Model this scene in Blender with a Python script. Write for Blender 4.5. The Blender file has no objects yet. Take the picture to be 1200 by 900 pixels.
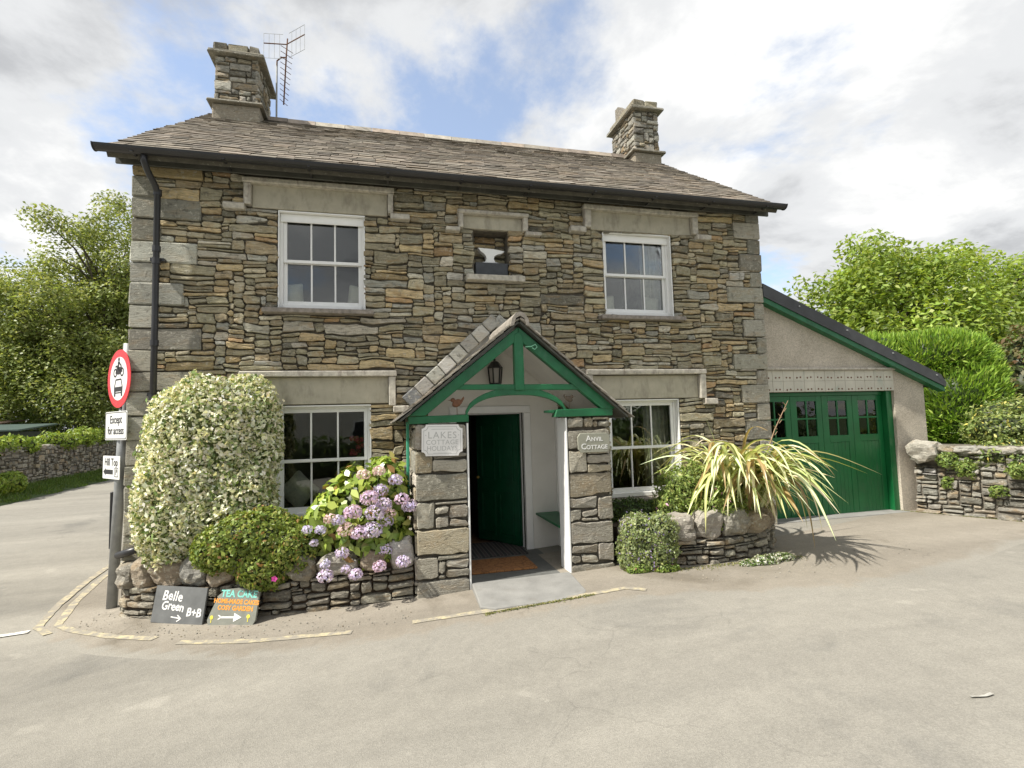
import bpy, math, random
import numpy as np
from mathutils import Vector, Matrix

# ------------------------------------------------------------------ camera, sky, sun, exposure
scene = bpy.context.scene
COL = scene.collection
rng = random.Random(7)
nrng = np.random.default_rng(11)

CAM = Vector((2.928, -7.128, 1.825))
CF = Vector((0.24481, 0.96682, 0.07294)).normalized()
CR = Vector((0.96953, -0.24339, -0.02792)).normalized()
CU = CR.cross(CF)
cam_data = bpy.data.cameras.new('camera')
cam = bpy.data.objects.new('camera', cam_data)
COL.objects.link(cam)
m3 = Matrix((CR, CU, -CF)).transposed()
cam.matrix_world = Matrix.Translation(CAM) @ m3.to_4x4()
cam_data.sensor_width = 36.0
cam_data.lens = 610.0 / 1200.0 * 36.0
cam_data.clip_start = 0.05
cam_data.clip_end = 2000.0
scene.camera = cam

SUN_EL = math.radians(52)
SUN_H = Vector((-0.98, -0.20, 0)).normalized()
SUN_DIR = Vector((SUN_H.x * math.cos(SUN_EL), SUN_H.y * math.cos(SUN_EL), math.sin(SUN_EL)))

world = bpy.data.worlds.new('World')
scene.world = world
world.use_nodes = True
wn, wl = world.node_tree.nodes, world.node_tree.links
wn.clear()
w_out = wn.new('ShaderNodeOutputWorld')
w_bg = wn.new('ShaderNodeBackground')
w_bg.inputs['Strength'].default_value = 0.12
w_sky = wn.new('ShaderNodeTexSky')
w_sky.sky_type = 'NISHITA'
w_sky.sun_disc = False
w_sky.sun_elevation = SUN_EL
w_sky.sun_rotation = math.atan2(SUN_H.x, SUN_H.y)
w_sky.air_density = 1.0
w_sky.dust_density = 0.6
w_tc = wn.new('ShaderNodeTexCoord')
w_sep = wn.new('ShaderNodeSeparateXYZ')
wl.new(w_tc.outputs['Generated'], w_sep.inputs[0])
w_za = wn.new('ShaderNodeMath'); w_za.operation = 'MAXIMUM'; w_za.inputs[1].default_value = 0.0
wl.new(w_sep.outputs['Z'], w_za.inputs[0])
w_zb = wn.new('ShaderNodeMath'); w_zb.operation = 'ADD'; w_zb.inputs[1].default_value = 0.22
wl.new(w_za.outputs[0], w_zb.inputs[0])
w_dx = wn.new('ShaderNodeMath'); w_dx.operation = 'DIVIDE'
w_dy = wn.new('ShaderNodeMath'); w_dy.operation = 'DIVIDE'
wl.new(w_sep.outputs['X'], w_dx.inputs[0]); wl.new(w_zb.outputs[0], w_dx.inputs[1])
wl.new(w_sep.outputs['Y'], w_dy.inputs[0]); wl.new(w_zb.outputs[0], w_dy.inputs[1])
w_cmb = wn.new('ShaderNodeCombineXYZ')
wl.new(w_dx.outputs[0], w_cmb.inputs[0]); wl.new(w_dy.outputs[0], w_cmb.inputs[1])
w_map = wn.new('ShaderNodeMapping')
CLOUD_OFFSET = (4.245, 1.155, 0.0)
w_map.inputs['Location'].default_value = CLOUD_OFFSET
wl.new(w_cmb.outputs[0], w_map.inputs[0])

def wnoise(scale, detail, rough, dist=0.0):
    n = wn.new('ShaderNodeTexNoise')
    n.inputs['Scale'].default_value = scale
    n.inputs['Detail'].default_value = detail
    n.inputs['Roughness'].default_value = rough
    n.inputs['Distortion'].default_value = dist
    wl.new(w_map.outputs[0], n.inputs['Vector'])
    return n

def wramp(src, stops):
    r = wn.new('ShaderNodeValToRGB')
    r.color_ramp.interpolation = 'EASE'
    els = r.color_ramp.elements
    els[0].position, els[0].color = stops[0][0], (*stops[0][1], 1)
    els[1].position, els[1].color = stops[-1][0], (*stops[-1][1], 1)
    for p, c in stops[1:-1]:
        e = els.new(p); e.color = (*c, 1)
    wl.new(src, r.inputs[0])
    return r

w_n1 = wnoise(1.0, 9, 0.60, 0.12)
w_mask = wramp(w_n1.outputs['Fac'], [(0.375, (0, 0, 0)), (0.48, (1, 1, 1))])
w_n2 = wnoise(1.7, 8, 0.60, 0.2)
w_shade = wramp(w_n2.outputs['Fac'], [(0.34, (2.35, 2.4, 2.48)), (0.50, (3.5, 3.55, 3.6)), (0.64, (4.45, 4.45, 4.4))])
w_mix = wn.new('ShaderNodeMix'); w_mix.data_type = 'RGBA'
wl.new(w_mask.outputs[0], w_mix.inputs[0])
w_skb = wn.new('ShaderNodeMix'); w_skb.data_type = 'RGBA'; w_skb.inputs[0].default_value = 0.22
w_skb.inputs[7].default_value = (3.8, 3.9, 4.0, 1)      # thin high veil over the blue
wl.new(w_sky.outputs[0], w_skb.inputs[6])
wl.new(w_skb.outputs[2], w_mix.inputs[6])
wl.new(w_shade.outputs[0], w_mix.inputs[7])
wl.new(w_mix.outputs[2], w_bg.inputs['Color'])
wl.new(w_bg.outputs[0], w_out.inputs[0])

sun_data = bpy.data.lights.new('sun', 'SUN')
sun_data.energy = 3.5
sun_data.angle = math.radians(1.2)
sun_data.color = (1.0, 0.95, 0.86)
sun = bpy.data.objects.new('sun', sun_data)
COL.objects.link(sun)
sun.rotation_euler = SUN_DIR.to_track_quat('Z', 'Y').to_euler()
sun.location = (-20, -5, 30)

scene.view_settings.view_transform = 'Standard'
scene.view_settings.look = 'None'
scene.view_settings.gamma = 1.0
scene.view_settings.use_curve_mapping = False
scene.view_settings.exposure = 1.02
scene.render.engine = 'CYCLES'
scene.cycles.max_bounces = 6
scene.cycles.diffuse_bounces = 3
scene.cycles.glossy_bounces = 3
world.cycles.sampling_method = 'MANUAL'
world.cycles.sample_map_resolution = 512
scene.cycles.transparent_max_bounces = 16
scene.cycles.use_denoising = True

# ------------------------------------------------------------------ helpers
def gz(x):
    t = min(1.0, max(0.0, (x + 0.6) / 6.4))
    e = 0.08                                   # eased ends
    if t < e: t = t * t / (2 * e) + e / 2 * 0 if t < 0 else t * t / (2 * e)
    elif t > 1 - e: t = 1 - e - (1 - t) * (1 - t) / (2 * e) + 0.0
    else: t = t - e / 2
    return -0.25 + 0.34 * t / (1 - e)

def tag(o, label=None, cat=None, group=None, kind=None):
    if label: o['label'] = label
    if cat: o['category'] = cat
    if group: o['group'] = group
    if kind: o['kind'] = kind
    return o

def empty(name, loc, label=None, cat=None, group=None, rotz=0.0):
    o = bpy.data.objects.new(name, None)
    o.empty_display_size = 0.1
    COL.objects.link(o)
    o.location = loc
    o.rotation_euler = (0, 0, rotz)
    tag(o, label, cat, group)
    return o

def wmat(o):
    m = o.matrix_basis.copy()
    p = o.parent
    while p is not None:
        m = p.matrix_basis @ m
        p = p.parent
    return m

def build(name, V, F, mat, parent=None, tone=None, smooth=False, world=True, kind=None):
    """One mesh object; V in world coordinates when world is True, else in the parent's."""
    me = bpy.data.meshes.new(name)
    me.from_pydata([tuple(v) for v in V], [], F)
    if tone is not None:
        a = me.color_attributes.new('tone', 'FLOAT_COLOR', 'POINT')
        arr = np.ones((len(V), 4), dtype=np.float32)
        arr[:, :3] = np.asarray(tone, dtype=np.float32)
        a.data.foreach_set('color', arr.ravel())
    if smooth:
        me.polygons.foreach_set('use_smooth', [True] * len(me.polygons))
    me.materials.append(mat)
    me.update()
    o = bpy.data.objects.new(name, me)
    COL.objects.link(o)
    if parent is not None:
        o.parent = parent
        if world:
            o.matrix_basis = wmat(parent).inverted()
    if kind: o['kind'] = kind
    return o

class MB:
    def __init__(self):
        self.V, self.F, self.T = [], [], []
    def add(self, V, F, tone=None):
        k = len(self.V)
        self.V += [tuple(v) for v in V]
        self.F += [tuple(i + k for i in f) for f in F]
        self.T += [tone if tone is not None else (0.5, 0.5, 0.5)] * len(V)
    def box(self, x0, x1, y0, y1, z0, z1, ch=0.0, tone=None, rough=0.0):
        if ch <= 0:
            V = [(x, y, z) for z in (z0, z1) for y in (y0, y1) for x in (x0, x1)]
            F = [(0, 2, 3, 1), (4, 5, 7, 6), (0, 1, 5, 4), (2, 6, 7, 3), (0, 4, 6, 2), (1, 3, 7, 5)]
        else:
            ch = min(ch, (x1 - x0) * .45, (y1 - y0) * .45, (z1 - z0) * .45)
            V, F = chbox(x0, x1, y0, y1, z0, z1, ch)
        if rough:
            V = [tuple(c + rng.uniform(-rough, rough) for c in v) for v in V]
        self.add(V, F, tone)
    def tube(self, pts, rad, n=8, cap=True, tone=None):
        pts = [Vector(p) for p in pts]
        rads = rad if isinstance(rad, (list, tuple)) else [rad] * len(pts)
        V, F = [], []
        up = Vector((0.13, 0.21, 0.97))
        for i, p in enumerate(pts):
            d = (pts[min(i + 1, len(pts) - 1)] - pts[max(i - 1, 0)]).normalized()
            a = d.cross(up)
            if a.length < 0.05: a = d.cross(Vector((1, 0, 0)))
            a.normalize(); b = d.cross(a)
            for k in range(n):
                t = 2 * math.pi * k / n
                V.append(p + a * (math.cos(t) * rads[i]) + b * (math.sin(t) * rads[i]))
        for i in range(len(pts) - 1):
            for k in range(n):
                F.append((i * n + k, i * n + (k + 1) % n, (i + 1) * n + (k + 1) % n, (i + 1) * n + k))
        if cap:
            F.append(tuple(range(n - 1, -1, -1)))
            F.append(tuple((len(pts) - 1) * n + k for k in range(n)))
        self.add(V, F, tone)
    def prism(self, poly, fn, d0, d1, tone=None):
        """poly: 2D points; fn(a, b, d) -> 3D; extruded from d0 to d1."""
        n = len(poly)
        V = [fn(a, b, d0) for a, b in poly] + [fn(a, b, d1) for a, b in poly]
        F = [tuple(range(n - 1, -1, -1)), tuple(range(n, 2 * n))]
        for i in range(n):
            j = (i + 1) % n
            F.append((i, j, n + j, n + i))
        self.add(V, F, tone)
    def build(self, name, mat, parent=None, smooth=False, kind=None, use_tone=False):
        return build(name, self.V, self.F, mat, parent, self.T if use_tone else None, smooth, True, kind)

def chbox(x0, x1, y0, y1, z0, z1, c):
    V = []
    idx = {}
    for sx in (0, 1):
        for sy in (0, 1):
            for sz in (0, 1):
                X, Y, Z = (x0, x1)[sx], (y0, y1)[sy], (z0, z1)[sz]
                dx, dy, dz = (c, -c)[sx], (c, -c)[sy], (c, -c)[sz]
                idx[sx, sy, sz, 0] = len(V); V.append((X, Y + dy, Z + dz))
                idx[sx, sy, sz, 1] = len(V); V.append((X + dx, Y, Z + dz))
                idx[sx, sy, sz, 2] = len(V); V.append((X + dx, Y + dy, Z))
    F = []
    def quad(a, flip):
        F.append(tuple(a[::-1]) if flip else tuple(a))
    for s in (0, 1):
        quad([idx[s, 0, 0, 0], idx[s, 1, 0, 0], idx[s, 1, 1, 0], idx[s, 0, 1, 0]], s == 0)
        quad([idx[0, s, 0, 1], idx[0, s, 1, 1], idx[1, s, 1, 1], idx[1, s, 0, 1]], s == 0)
        quad([idx[0, 0, s, 2], idx[1, 0, s, 2], idx[1, 1, s, 2], idx[0, 1, s, 2]], s == 0)
    for a in (0, 1):
        for b in (0, 1):
            quad([idx[a, b, 0, 0], idx[a, b, 1, 0], idx[a, b, 1, 1], idx[a, b, 0, 1]], (a + b) % 2 == 0)
            quad([idx[a, 0, b, 0], idx[a, 1, b, 0], idx[a, 1, b, 2], idx[a, 0, b, 2]], (a + b) % 2 == 1)
            quad([idx[0, a, b, 1], idx[1, a, b, 1], idx[1, a, b, 2], idx[0, a, b, 2]], (a + b) % 2 == 0)
            for c2 in (0, 1):
                t = [idx[a, b, c2, 0], idx[a, b, c2, 1], idx[a, b, c2, 2]]
                quad(t, (a + b + c2) % 2 == 0)
    return V, F

# ------------------------------------------------------------------ materials
MATS = {}
def nodes(name):
    m = bpy.data.materials.new(name)
    m.use_nodes = True
    nt = m.node_tree
    nt.nodes.clear()
    out = nt.nodes.new('ShaderNodeOutputMaterial')
    b = nt.nodes.new('ShaderNodeBsdfPrincipled')
    nt.links.new(b.outputs[0], out.inputs[0])
    MATS[name] = m
    return m, nt, b, out

def N(nt, kind, **kw):
    n = nt.nodes.new(kind)
    for k, v in kw.items():
        if k in n.inputs: n.inputs[k].default_value = v
        else: setattr(n, k, v)
    return n

def noise(nt, vec, scale, detail=4.0, rough=0.55, dist=0.0):
    n = N(nt, 'ShaderNodeTexNoise', Scale=scale, Detail=detail, Roughness=rough, Distortion=dist)
    if vec is not None: nt.links.new(vec, n.inputs['Vector'])
    return n.outputs['Fac']

def ramp(nt, src, stops, interp='LINEAR'):
    r = nt.nodes.new('ShaderNodeValToRGB')
    r.color_ramp.interpolation = interp
    e = r.color_ramp.elements
    def c4(c): return (c, c, c, 1) if isinstance(c, (int, float)) else (*c, 1)
    e[0].position, e[0].color = stops[0][0], c4(stops[0][1])
    e[1].position, e[1].color = stops[-1][0], c4(stops[-1][1])
    for p, c in stops[1:-1]:
        x = e.new(p); x.color = c4(c)
    nt.links.new(src, r.inputs[0])
    return r.outputs[0]

def mixc(nt, fac, a, b, blend='MIX'):
    n = nt.nodes.new('ShaderNodeMix'); n.data_type = 'RGBA'; n.blend_type = blend
    for k, v in ((0, fac), (6, a), (7, b)):
        sock = n.inputs[k]
        if isinstance(v, (int, float)): sock.default_value = v if k == 0 else (v, v, v, 1)
        elif isinstance(v, tuple): sock.default_value = (*v, 1)
        else: nt.links.new(v, sock)
    return n.outputs[2]

def bump(nt, bsdf, height, strength=0.5, dist=0.01):
    n = N(nt, 'ShaderNodeBump', Strength=strength, Distance=dist)
    nt.links.new(height, n.inputs['Height'])
    nt.links.new(n.outputs[0], bsdf.inputs['Normal'])
    return n

def pos(nt):
    return nt.nodes.new('ShaderNodeNewGeometry').outputs['Position']

def tone_attr(nt):
    a = nt.nodes.new('ShaderNodeAttribute'); a.attribute_name = 'tone'
    return a.outputs['Color']

def vscale(nt, vec, s):
    m = nt.nodes.new('ShaderNodeMapping')
    m.inputs['Scale'].default_value = s
    nt.links.new(vec, m.inputs[0])
    return m.outputs[0]

def plain(name, col, rough=0.6, var=0.15, nscale=6.0, bs=0.0, bscale=60, metallic=0.0, dirt=None, spec=None):
    m, nt, b, out = nodes(name)
    p = pos(nt)
    f = noise(nt, p, nscale, 5)
    lo = tuple(c * (1 - var) for c in col); hi = tuple(min(1, c * (1 + var)) for c in col)
    c = ramp(nt, f, [(0.3, lo), (0.7, hi)])
    if dirt:
        f2 = noise(nt, vscale(nt, p, (3, 3, 1.2)), dirt[1], 6, 0.65)
        c = mixc(nt, ramp(nt, f2, [(dirt[2], 0.0), (dirt[2] + .2, dirt[3])]), c, dirt[0])
    nt.links.new(c, b.inputs['Base Color'])
    b.inputs['Roughness'].default_value = rough
    b.inputs['Metallic'].default_value = metallic
    if spec is not None: b.inputs['Specular IOR Level'].default_value = spec
    if bs: bump(nt, b, noise(nt, p, bscale, 4), bs, 0.01)
    return m

def stone_mat(name, lichen=0.5, vein=1.0, fine=70, bstr=0.75):
    m, nt, b, out = nodes(name)
    p = pos(nt)
    t = tone_attr(nt)
    # strata and mottling, shifted per stone by its own tone
    off = N(nt, 'ShaderNodeVectorMath', operation='MULTIPLY'); off.inputs[1].default_value = (37, 53, 71)
    nt.links.new(t, off.inputs[0])
    pa = N(nt, 'ShaderNodeVectorMath', operation='ADD')
    nt.links.new(p, pa.inputs[0]); nt.links.new(off.outputs[0], pa.inputs[1])
    ps = pa.outputs[0]
    strata = noise(nt, vscale(nt, ps, (2.2, 2.2, 13)), 4.0, 5, 0.6, 0.6)
    c = mixc(nt, 1.0, t, ramp(nt, strata, [(0.28, 1 - .45 * vein), (0.5, 1.0), (0.72, 1 + .35 * vein)]), 'MULTIPLY')
    rust = noise(nt, vscale(nt, ps, (1, 1, 2.4)), 3.6, 5, 0.62, 0.4)
    c = mixc(nt, ramp(nt, rust, [(0.52, 0.0), (0.70, 0.62 * min(1.0, vein))]), c, (0.37, 0.245, 0.115))
    pale = noise(nt, vscale(nt, ps, (1, 1, 3)), 6.5, 4, 0.6, 0.3)
    c = mixc(nt, ramp(nt, pale, [(0.58, 0.0), (0.72, 0.45)]), c, (0.43, 0.41, 0.32))
    pl = noise(nt, p, 22, 5, 0.7)
    c = mixc(nt, ramp(nt, pl, [(0.55, 0.0), (0.66, lichen)]), c, (0.52, 0.50, 0.42))
    pd = noise(nt, p, 13, 6, 0.7)
    c = mixc(nt, ramp(nt, pd, [(0.56, 0.0), (0.68, 0.7)]), c, (0.085, 0.078, 0.062))
    nt.links.new(c, b.inputs['Base Color'])
    b.inputs['Roughness'].default_value = 0.9
    b.inputs['Specular IOR Level'].default_value = 0.25
    h1 = noise(nt, p, fine, 6, 0.65)
    h2 = noise(nt, vscale(nt, ps, (8, 8, 34)), 2.0, 4, 0.6)
    h = N(nt, 'ShaderNodeMath', operation='ADD')
    nt.links.new(h1, h.inputs[0]); nt.links.new(h2, h.inputs[1])
    bump(nt, b, h.outputs[0], bstr, 0.016)
    return m

def slate_mat(name):
    m, nt, b, out = nodes(name)
    p = pos(nt)
    t = tone_attr(nt)
    f = noise(nt, p, 9, 5, 0.65)
    c = mixc(nt, 1.0, t, ramp(nt, f, [(0.3, 0.68), (0.7, 1.3)]), 'MULTIPLY')
    l = noise(nt, p, 26, 5, 0.7)
    c = mixc(nt, ramp(nt, l, [(0.6, 0.0), (0.7, 0.55)]), c, (0.40, 0.385, 0.33))
    mo = noise(nt, p, 2.2, 6, 0.7)
    c = mixc(nt, ramp(nt, mo, [(0.62, 0.0), (0.75, 0.6)]), c, (0.10, 0.095, 0.05))
    nt.links.new(c, b.inputs['Base Color'])
    b.inputs['Roughness'].default_value = 0.8
    bump(nt, b, noise(nt, p, 55, 5, 0.65), 0.5, 0.008)
    return m

def leaf_mat(name, trans=0.3, rough=0.45, spec=0.4):
    m, nt, b, out = nodes(name)
    t = tone_attr(nt)
    nt.links.new(t, b.inputs['Base Color'])
    b.inputs['Roughness'].default_value = rough
    b.inputs['Specular IOR Level'].default_value = spec
    tr = nt.nodes.new('ShaderNodeBsdfTranslucent')
    tc = mixc(nt, 1.0, t, (1.25, 1.2, 0.6), 'MULTIPLY')
    nt.links.new(tc, tr.inputs[0])
    mx = nt.nodes.new('ShaderNodeMixShader'); mx.inputs[0].default_value = trans
    nt.links.new(b.outputs[0], mx.inputs[1]); nt.links.new(tr.outputs[0], mx.inputs[2])
    nt.links.new(mx.outputs[0], out.inputs[0])
    return m

def glass_mat(name, tint=(0.9, 0.93, 0.92), ior=1.75):
    m, nt, b, out = nodes(name)
    nt.nodes.remove(b)
    tr = nt.nodes.new('ShaderNodeBsdfTransparent'); tr.inputs[0].default_value = (*tint, 1)
    gl = nt.nodes.new('ShaderNodeBsdfGlossy'); gl.inputs['Roughness'].default_value = 0.01
    fr = nt.nodes.new('ShaderNodeFresnel'); fr.inputs[0].default_value = ior
    p = pos(nt)
    bp = N(nt, 'ShaderNodeBump', Strength=0.06, Distance=0.02)
    nt.links.new(noise(nt, p, 3.2, 2), bp.inputs['Height'])
    nt.links.new(bp.outputs[0], gl.inputs['Normal'])
    mx = nt.nodes.new('ShaderNodeMixShader')
    nt.links.new(fr.outputs[0], mx.inputs[0])
    nt.links.new(tr.outputs[0], mx.inputs[1]); nt.links.new(gl.outputs[0], mx.inputs[2])
    nt.links.new(mx.outputs[0], out.inputs[0])
    return m

M_STONE = stone_mat('rubble_stone', 0.55, 1.15, 60, 1.0)
M_BOULDER = stone_mat('boulder_stone', 0.8, 0.5, 34, 0.9)
M_QUOIN = stone_mat('dressed_quoin', 0.7, 0.5, 70, 0.9)
M_SLATE = slate_mat('roof_slate')
M_MORTAR = plain('dark_mortar', (0.13, 0.115, 0.09), 0.95, 0.35, 14, 0.6, 60)
M_PANEL = plain('lintel_render', (0.43, 0.40, 0.315), 0.9, 0.10, 7, 0.15, 50, dirt=((0.17, 0.155, 0.12), 1.6, 0.50, 0.7))
M_HOOD = plain('hood_stone', (0.47, 0.44, 0.375), 0.9, 0.25, 16, 0.5, 60, dirt=((0.18, 0.13, 0.11), 5.0, 0.52, 0.7))
M_SILL = plain('sill_slate', (0.25, 0.22, 0.19), 0.85, 0.3, 20, 0.4, 60, dirt=((0.42, 0.38, 0.34), 6.0, 0.55, 0.7))
M_WHITE = plain('white_gloss_paint', (0.86, 0.86, 0.84), 0.35, 0.03, 9)
M_PLASTER = plain('white_plaster', (0.78, 0.76, 0.71), 0.8, 0.05, 3, 0.1, 25, dirt=((0.55, 0.52, 0.46), 1.2, 0.6, 0.35))
M_CREAM = plain('cream_render', (0.66, 0.63, 0.55), 0.85, 0.06, 4, 0.1, 30)
M_GREEN = plain('green_gloss_paint', (0.010, 0.122, 0.045), 0.42, 0.25, 5, 0.25, 45, dirt=((0.05, 0.15, 0.085), 4.0, 0.55, 0.6))
M_GARAGE = plain('garage_green_paint', (0.008, 0.125, 0.036), 0.3, 0.16, 2.5, 0.10, 14, dirt=((0.035, 0.12, 0.05), 2.2, 0.54, 0.7))
M_TEAL = plain('teal_green_paint', (0.06, 0.36, 0.23), 0.5, 0.1, 6)
M_DOOR = plain('dark_green_door_paint', (0.004, 0.06, 0.026), 0.22, 0.1, 5)
M_BLACK = plain('black_plastic', (0.022, 0.022, 0.024), 0.38, 0.15, 8)
M_FASCIA = plain('fascia_board', (0.070, 0.072, 0.060), 0.6, 0.3, 4, 0.2, 30, dirt=((0.16, 0.155, 0.13), 3.0, 0.58, 0.6))
M_GLASS = glass_mat('window_glass')
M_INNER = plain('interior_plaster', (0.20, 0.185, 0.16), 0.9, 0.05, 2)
M_BOARDS = plain('interior_floorboards', (0.16, 0.085, 0.04), 0.6, 0.2, 6)
M_CURTAIN = plain('curtain_fabric', (0.66, 0.62, 0.52), 0.9, 0.2, 12)
M_CUSHION = plain('cushion_linen', (0.86, 0.79, 0.66), 0.95, 0.08, 20, 0.2, 200)
M_METAL = plain('galvanised_steel', (0.30, 0.31, 0.31), 0.5, 0.15, 12, metallic=0.35)
M_RUST = plain('rusted_steel', (0.16, 0.075, 0.04), 0.75, 0.3, 30, metallic=0.2)
M_WOOD = plain('branch_bark', (0.085, 0.070, 0.052), 0.95, 0.35, 18, 0.8, 40)
M_ASPHALT_ROOF = plain('bitumen_roof', (0.055, 0.058, 0.062), 0.7, 0.2, 4, 0.25, 120)
M_CAR = plain('black_car_paint', (0.012, 0.012, 0.014), 0.2, 0.05, 4)
M_TYRE = plain('tyre_rubber', (0.02, 0.02, 0.02), 0.8, 0.1, 10)
M_LEAF = leaf_mat('leaf', 0.30)
M_LEAF2 = leaf_mat('glossy_leaf', 0.24, 0.35, 0.5)
M_TREE = leaf_mat('tree_leaf', 0.42)
M_PETAL = leaf_mat('petal', 0.25, 0.6, 0.2)

# pebbledash render of the garage
def pebble_mat():
    m, nt, b, out = nodes('pebbledash')
    p = pos(nt)
    v = N(nt, 'ShaderNodeTexVoronoi', Scale=75.0); nt.links.new(p, v.inputs['Vector'])
    base = ramp(nt, noise(nt, p, 1.6, 5, 0.6), [(0.3, (0.40, 0.355, 0.285)), (0.7, (0.54, 0.485, 0.40))])
    sp = N(nt, 'ShaderNodeSeparateColor'); nt.links.new(v.outputs['Color'], sp.inputs[0])
    c = mixc(nt, 1.0, base, ramp(nt, sp.outputs[0], [(0.0, 0.80), (1.0, 1.2)]), 'MULTIPLY')
    nt.links.new(c, b.inputs['Base Color'])
    b.inputs['Roughness'].default_value = 0.95
    h = N(nt, 'ShaderNodeMath', operation='SUBTRACT'); h.inputs[0].default_value = 1.0
    nt.links.new(v.outputs['Distance'], h.inputs[1])
    bump(nt, b, h.outputs[0], 0.5, 0.010)
    return m
M_PEBBLE = pebble_mat()

def road_mat(name, base, light, dirt, use_blend=False, other=None):
    m, nt, b, out = nodes(name)
    p = pos(nt)
    big = noise(nt, vscale(nt, p, (0.28, 1.0, 1)), 0.75, 6, 0.6, 0.4)
    c = ramp(nt, big, [(0.28, base), (0.72, light)])
    pt = noise(nt, p, 0.45, 7, 0.62, 0.6)
    c = mixc(nt, ramp(nt, pt, [(0.56, 0.0), (0.66, 0.6)]), c, dirt)
    wp = N(nt, 'ShaderNodeVectorMath', operation='ADD'); nv = N(nt, 'ShaderNodeTexNoise', Scale=1.1, Detail=5.0)
    nt.links.new(p, nv.inputs['Vector']); nt.links.new(p, wp.inputs[0]); nt.links.new(nv.outputs['Color'], wp.inputs[1])
    ck = N(nt, 'ShaderNodeTexVoronoi', Scale=0.55, feature='DISTANCE_TO_EDGE'); nt.links.new(wp.outputs[0], ck.inputs['Vector'])
    cm = noise(nt, p, 0.6, 3)
    ckf = mixc(nt, 1.0, ramp(nt, ck.outputs['Distance'], [(0.0, 0.22), (0.006, 0.0)]), ramp(nt, cm, [(0.48, 0.0), (0.60, 1.0)]), 'MULTIPLY')
    c = mixc(nt, ckf, c, tuple(v * .45 for v in dirt))
    spk = noise(nt, p, 3.2, 2, 0.4)
    c = mixc(nt, ramp(nt, spk, [(0.70, 0.0), (0.76, 0.28)]), c, tuple(v * 1.35 for v in light))
    tr_ = noise(nt, vscale(nt, p, (0.05, 0.8, 1)), 1.0, 4, 0.5, 0.3)          # wheel-polished lanes
    c = mixc(nt, 1.0, c, ramp(nt, tr_, [(0.35, 0.86), (0.65, 1.08)]), 'MULTIPLY')
    ag = N(nt, 'ShaderNodeTexVoronoi', Scale=130.0); nt.links.new(p, ag.inputs['Vector'])
    sp = N(nt, 'ShaderNodeSeparateColor'); nt.links.new(ag.outputs['Color'], sp.inputs[0])
    c = mixc(nt, 1.0, c, ramp(nt, sp.outputs[0], [(0.0, 0.88), (1.0, 1.12)]), 'MULTIPLY')
    mid = noise(nt, p, 7, 6, 0.7)
    c = mixc(nt, 1.0, c, ramp(nt, mid, [(0.3, 0.92), (0.7, 1.07)]), 'MULTIPLY')
    if use_blend:
        t = tone_attr(nt)
        sep = N(nt, 'ShaderNodeSeparateColor'); nt.links.new(t, sep.inputs[0])
        ad = N(nt, 'ShaderNodeMath', operation='ADD')
        nz = noise(nt, p, 2.6, 6, 0.65, 0.5)
        nt.links.new(sep.outputs[0], ad.inputs[0]); nt.links.new(nz, ad.inputs[1])
        f = ramp(nt, ad.outputs[0], [(0.82, 0.0), (1.0, 1.0)])
        bigo = ramp(nt, big, [(0.3, other[0]), (0.7, other[1])])
        bigo = mixc(nt, 1.0, bigo, ramp(nt, sp.outputs[0], [(0.0, 0.88), (1.0, 1.12)]), 'MULTIPLY')
        c = mixc(nt, f, bigo, c)
    nt.links.new(c, b.inputs['Base Color'])
    b.inputs['Roughness'].default_value = 0.92
    b.inputs['Specular IOR Level'].default_value = 0.25
    h = N(nt, 'ShaderNodeMath', operation='ADD')
    nt.links.new(ag.outputs['Distance'], h.inputs[0]); nt.links.new(noise(nt, p, 24, 5, .7), h.inputs[1])
    bump(nt, b, h.outputs[0], 0.45, 0.006)
    return m
R_BASE, R_LIGHT = (0.226, 0.214, 0.186), (0.308, 0.290, 0.250)
M_ROAD = road_mat('worn_asphalt', R_BASE, R_LIGHT, (0.160, 0.155, 0.140))
M_MARGIN = road_mat('dusty_margin', (0.225, 0.200, 0.162), (0.315, 0.285, 0.238), (0.14, 0.120, 0.090), True, (R_BASE, R_LIGHT))
M_SOIL = plain('garden_soil', (0.075, 0.052, 0.034), 0.95, 0.4, 20, 0.8, 30)
M_GRASSG = plain('grass_ground', (0.055, 0.085, 0.022), 0.95, 0.4, 3, 0.4, 40)
M_SLAB = plain('worn_slab', (0.235, 0.232, 0.218), 0.9, 0.16, 5, 0.3, 60, dirt=((0.17, 0.15, 0.12), 2.0, 0.58, 0.5))
M_TILE = plain('porch_slate_floor', (0.11, 0.112, 0.105), 0.7, 0.2, 8, 0.2, 40)

def line_mat(name, col, under, thr):
    m, nt, b, out = nodes(name)
    p = pos(nt)
    f = noise(nt, p, 9, 7, 0.72)
    c = mixc(nt, ramp(nt, f, [(thr, 0.0), (thr + .13, 1.0)]), col, under)
    nt.links.new(c, b.inputs['Base Color'])
    b.inputs['Roughness'].default_value = 0.9
    bump(nt, b, noise(nt, p, 60, 4), 0.3, 0.005)
    return m
M_YELLOW = line_mat('worn_yellow_paint', (0.47, 0.41, 0.26), (0.275, 0.25, 0.205), 0.40)
M_WLINE = line_mat('worn_white_paint', (0.68, 0.67, 0.62), (0.25, 0.235, 0.2), 0.52)

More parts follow.
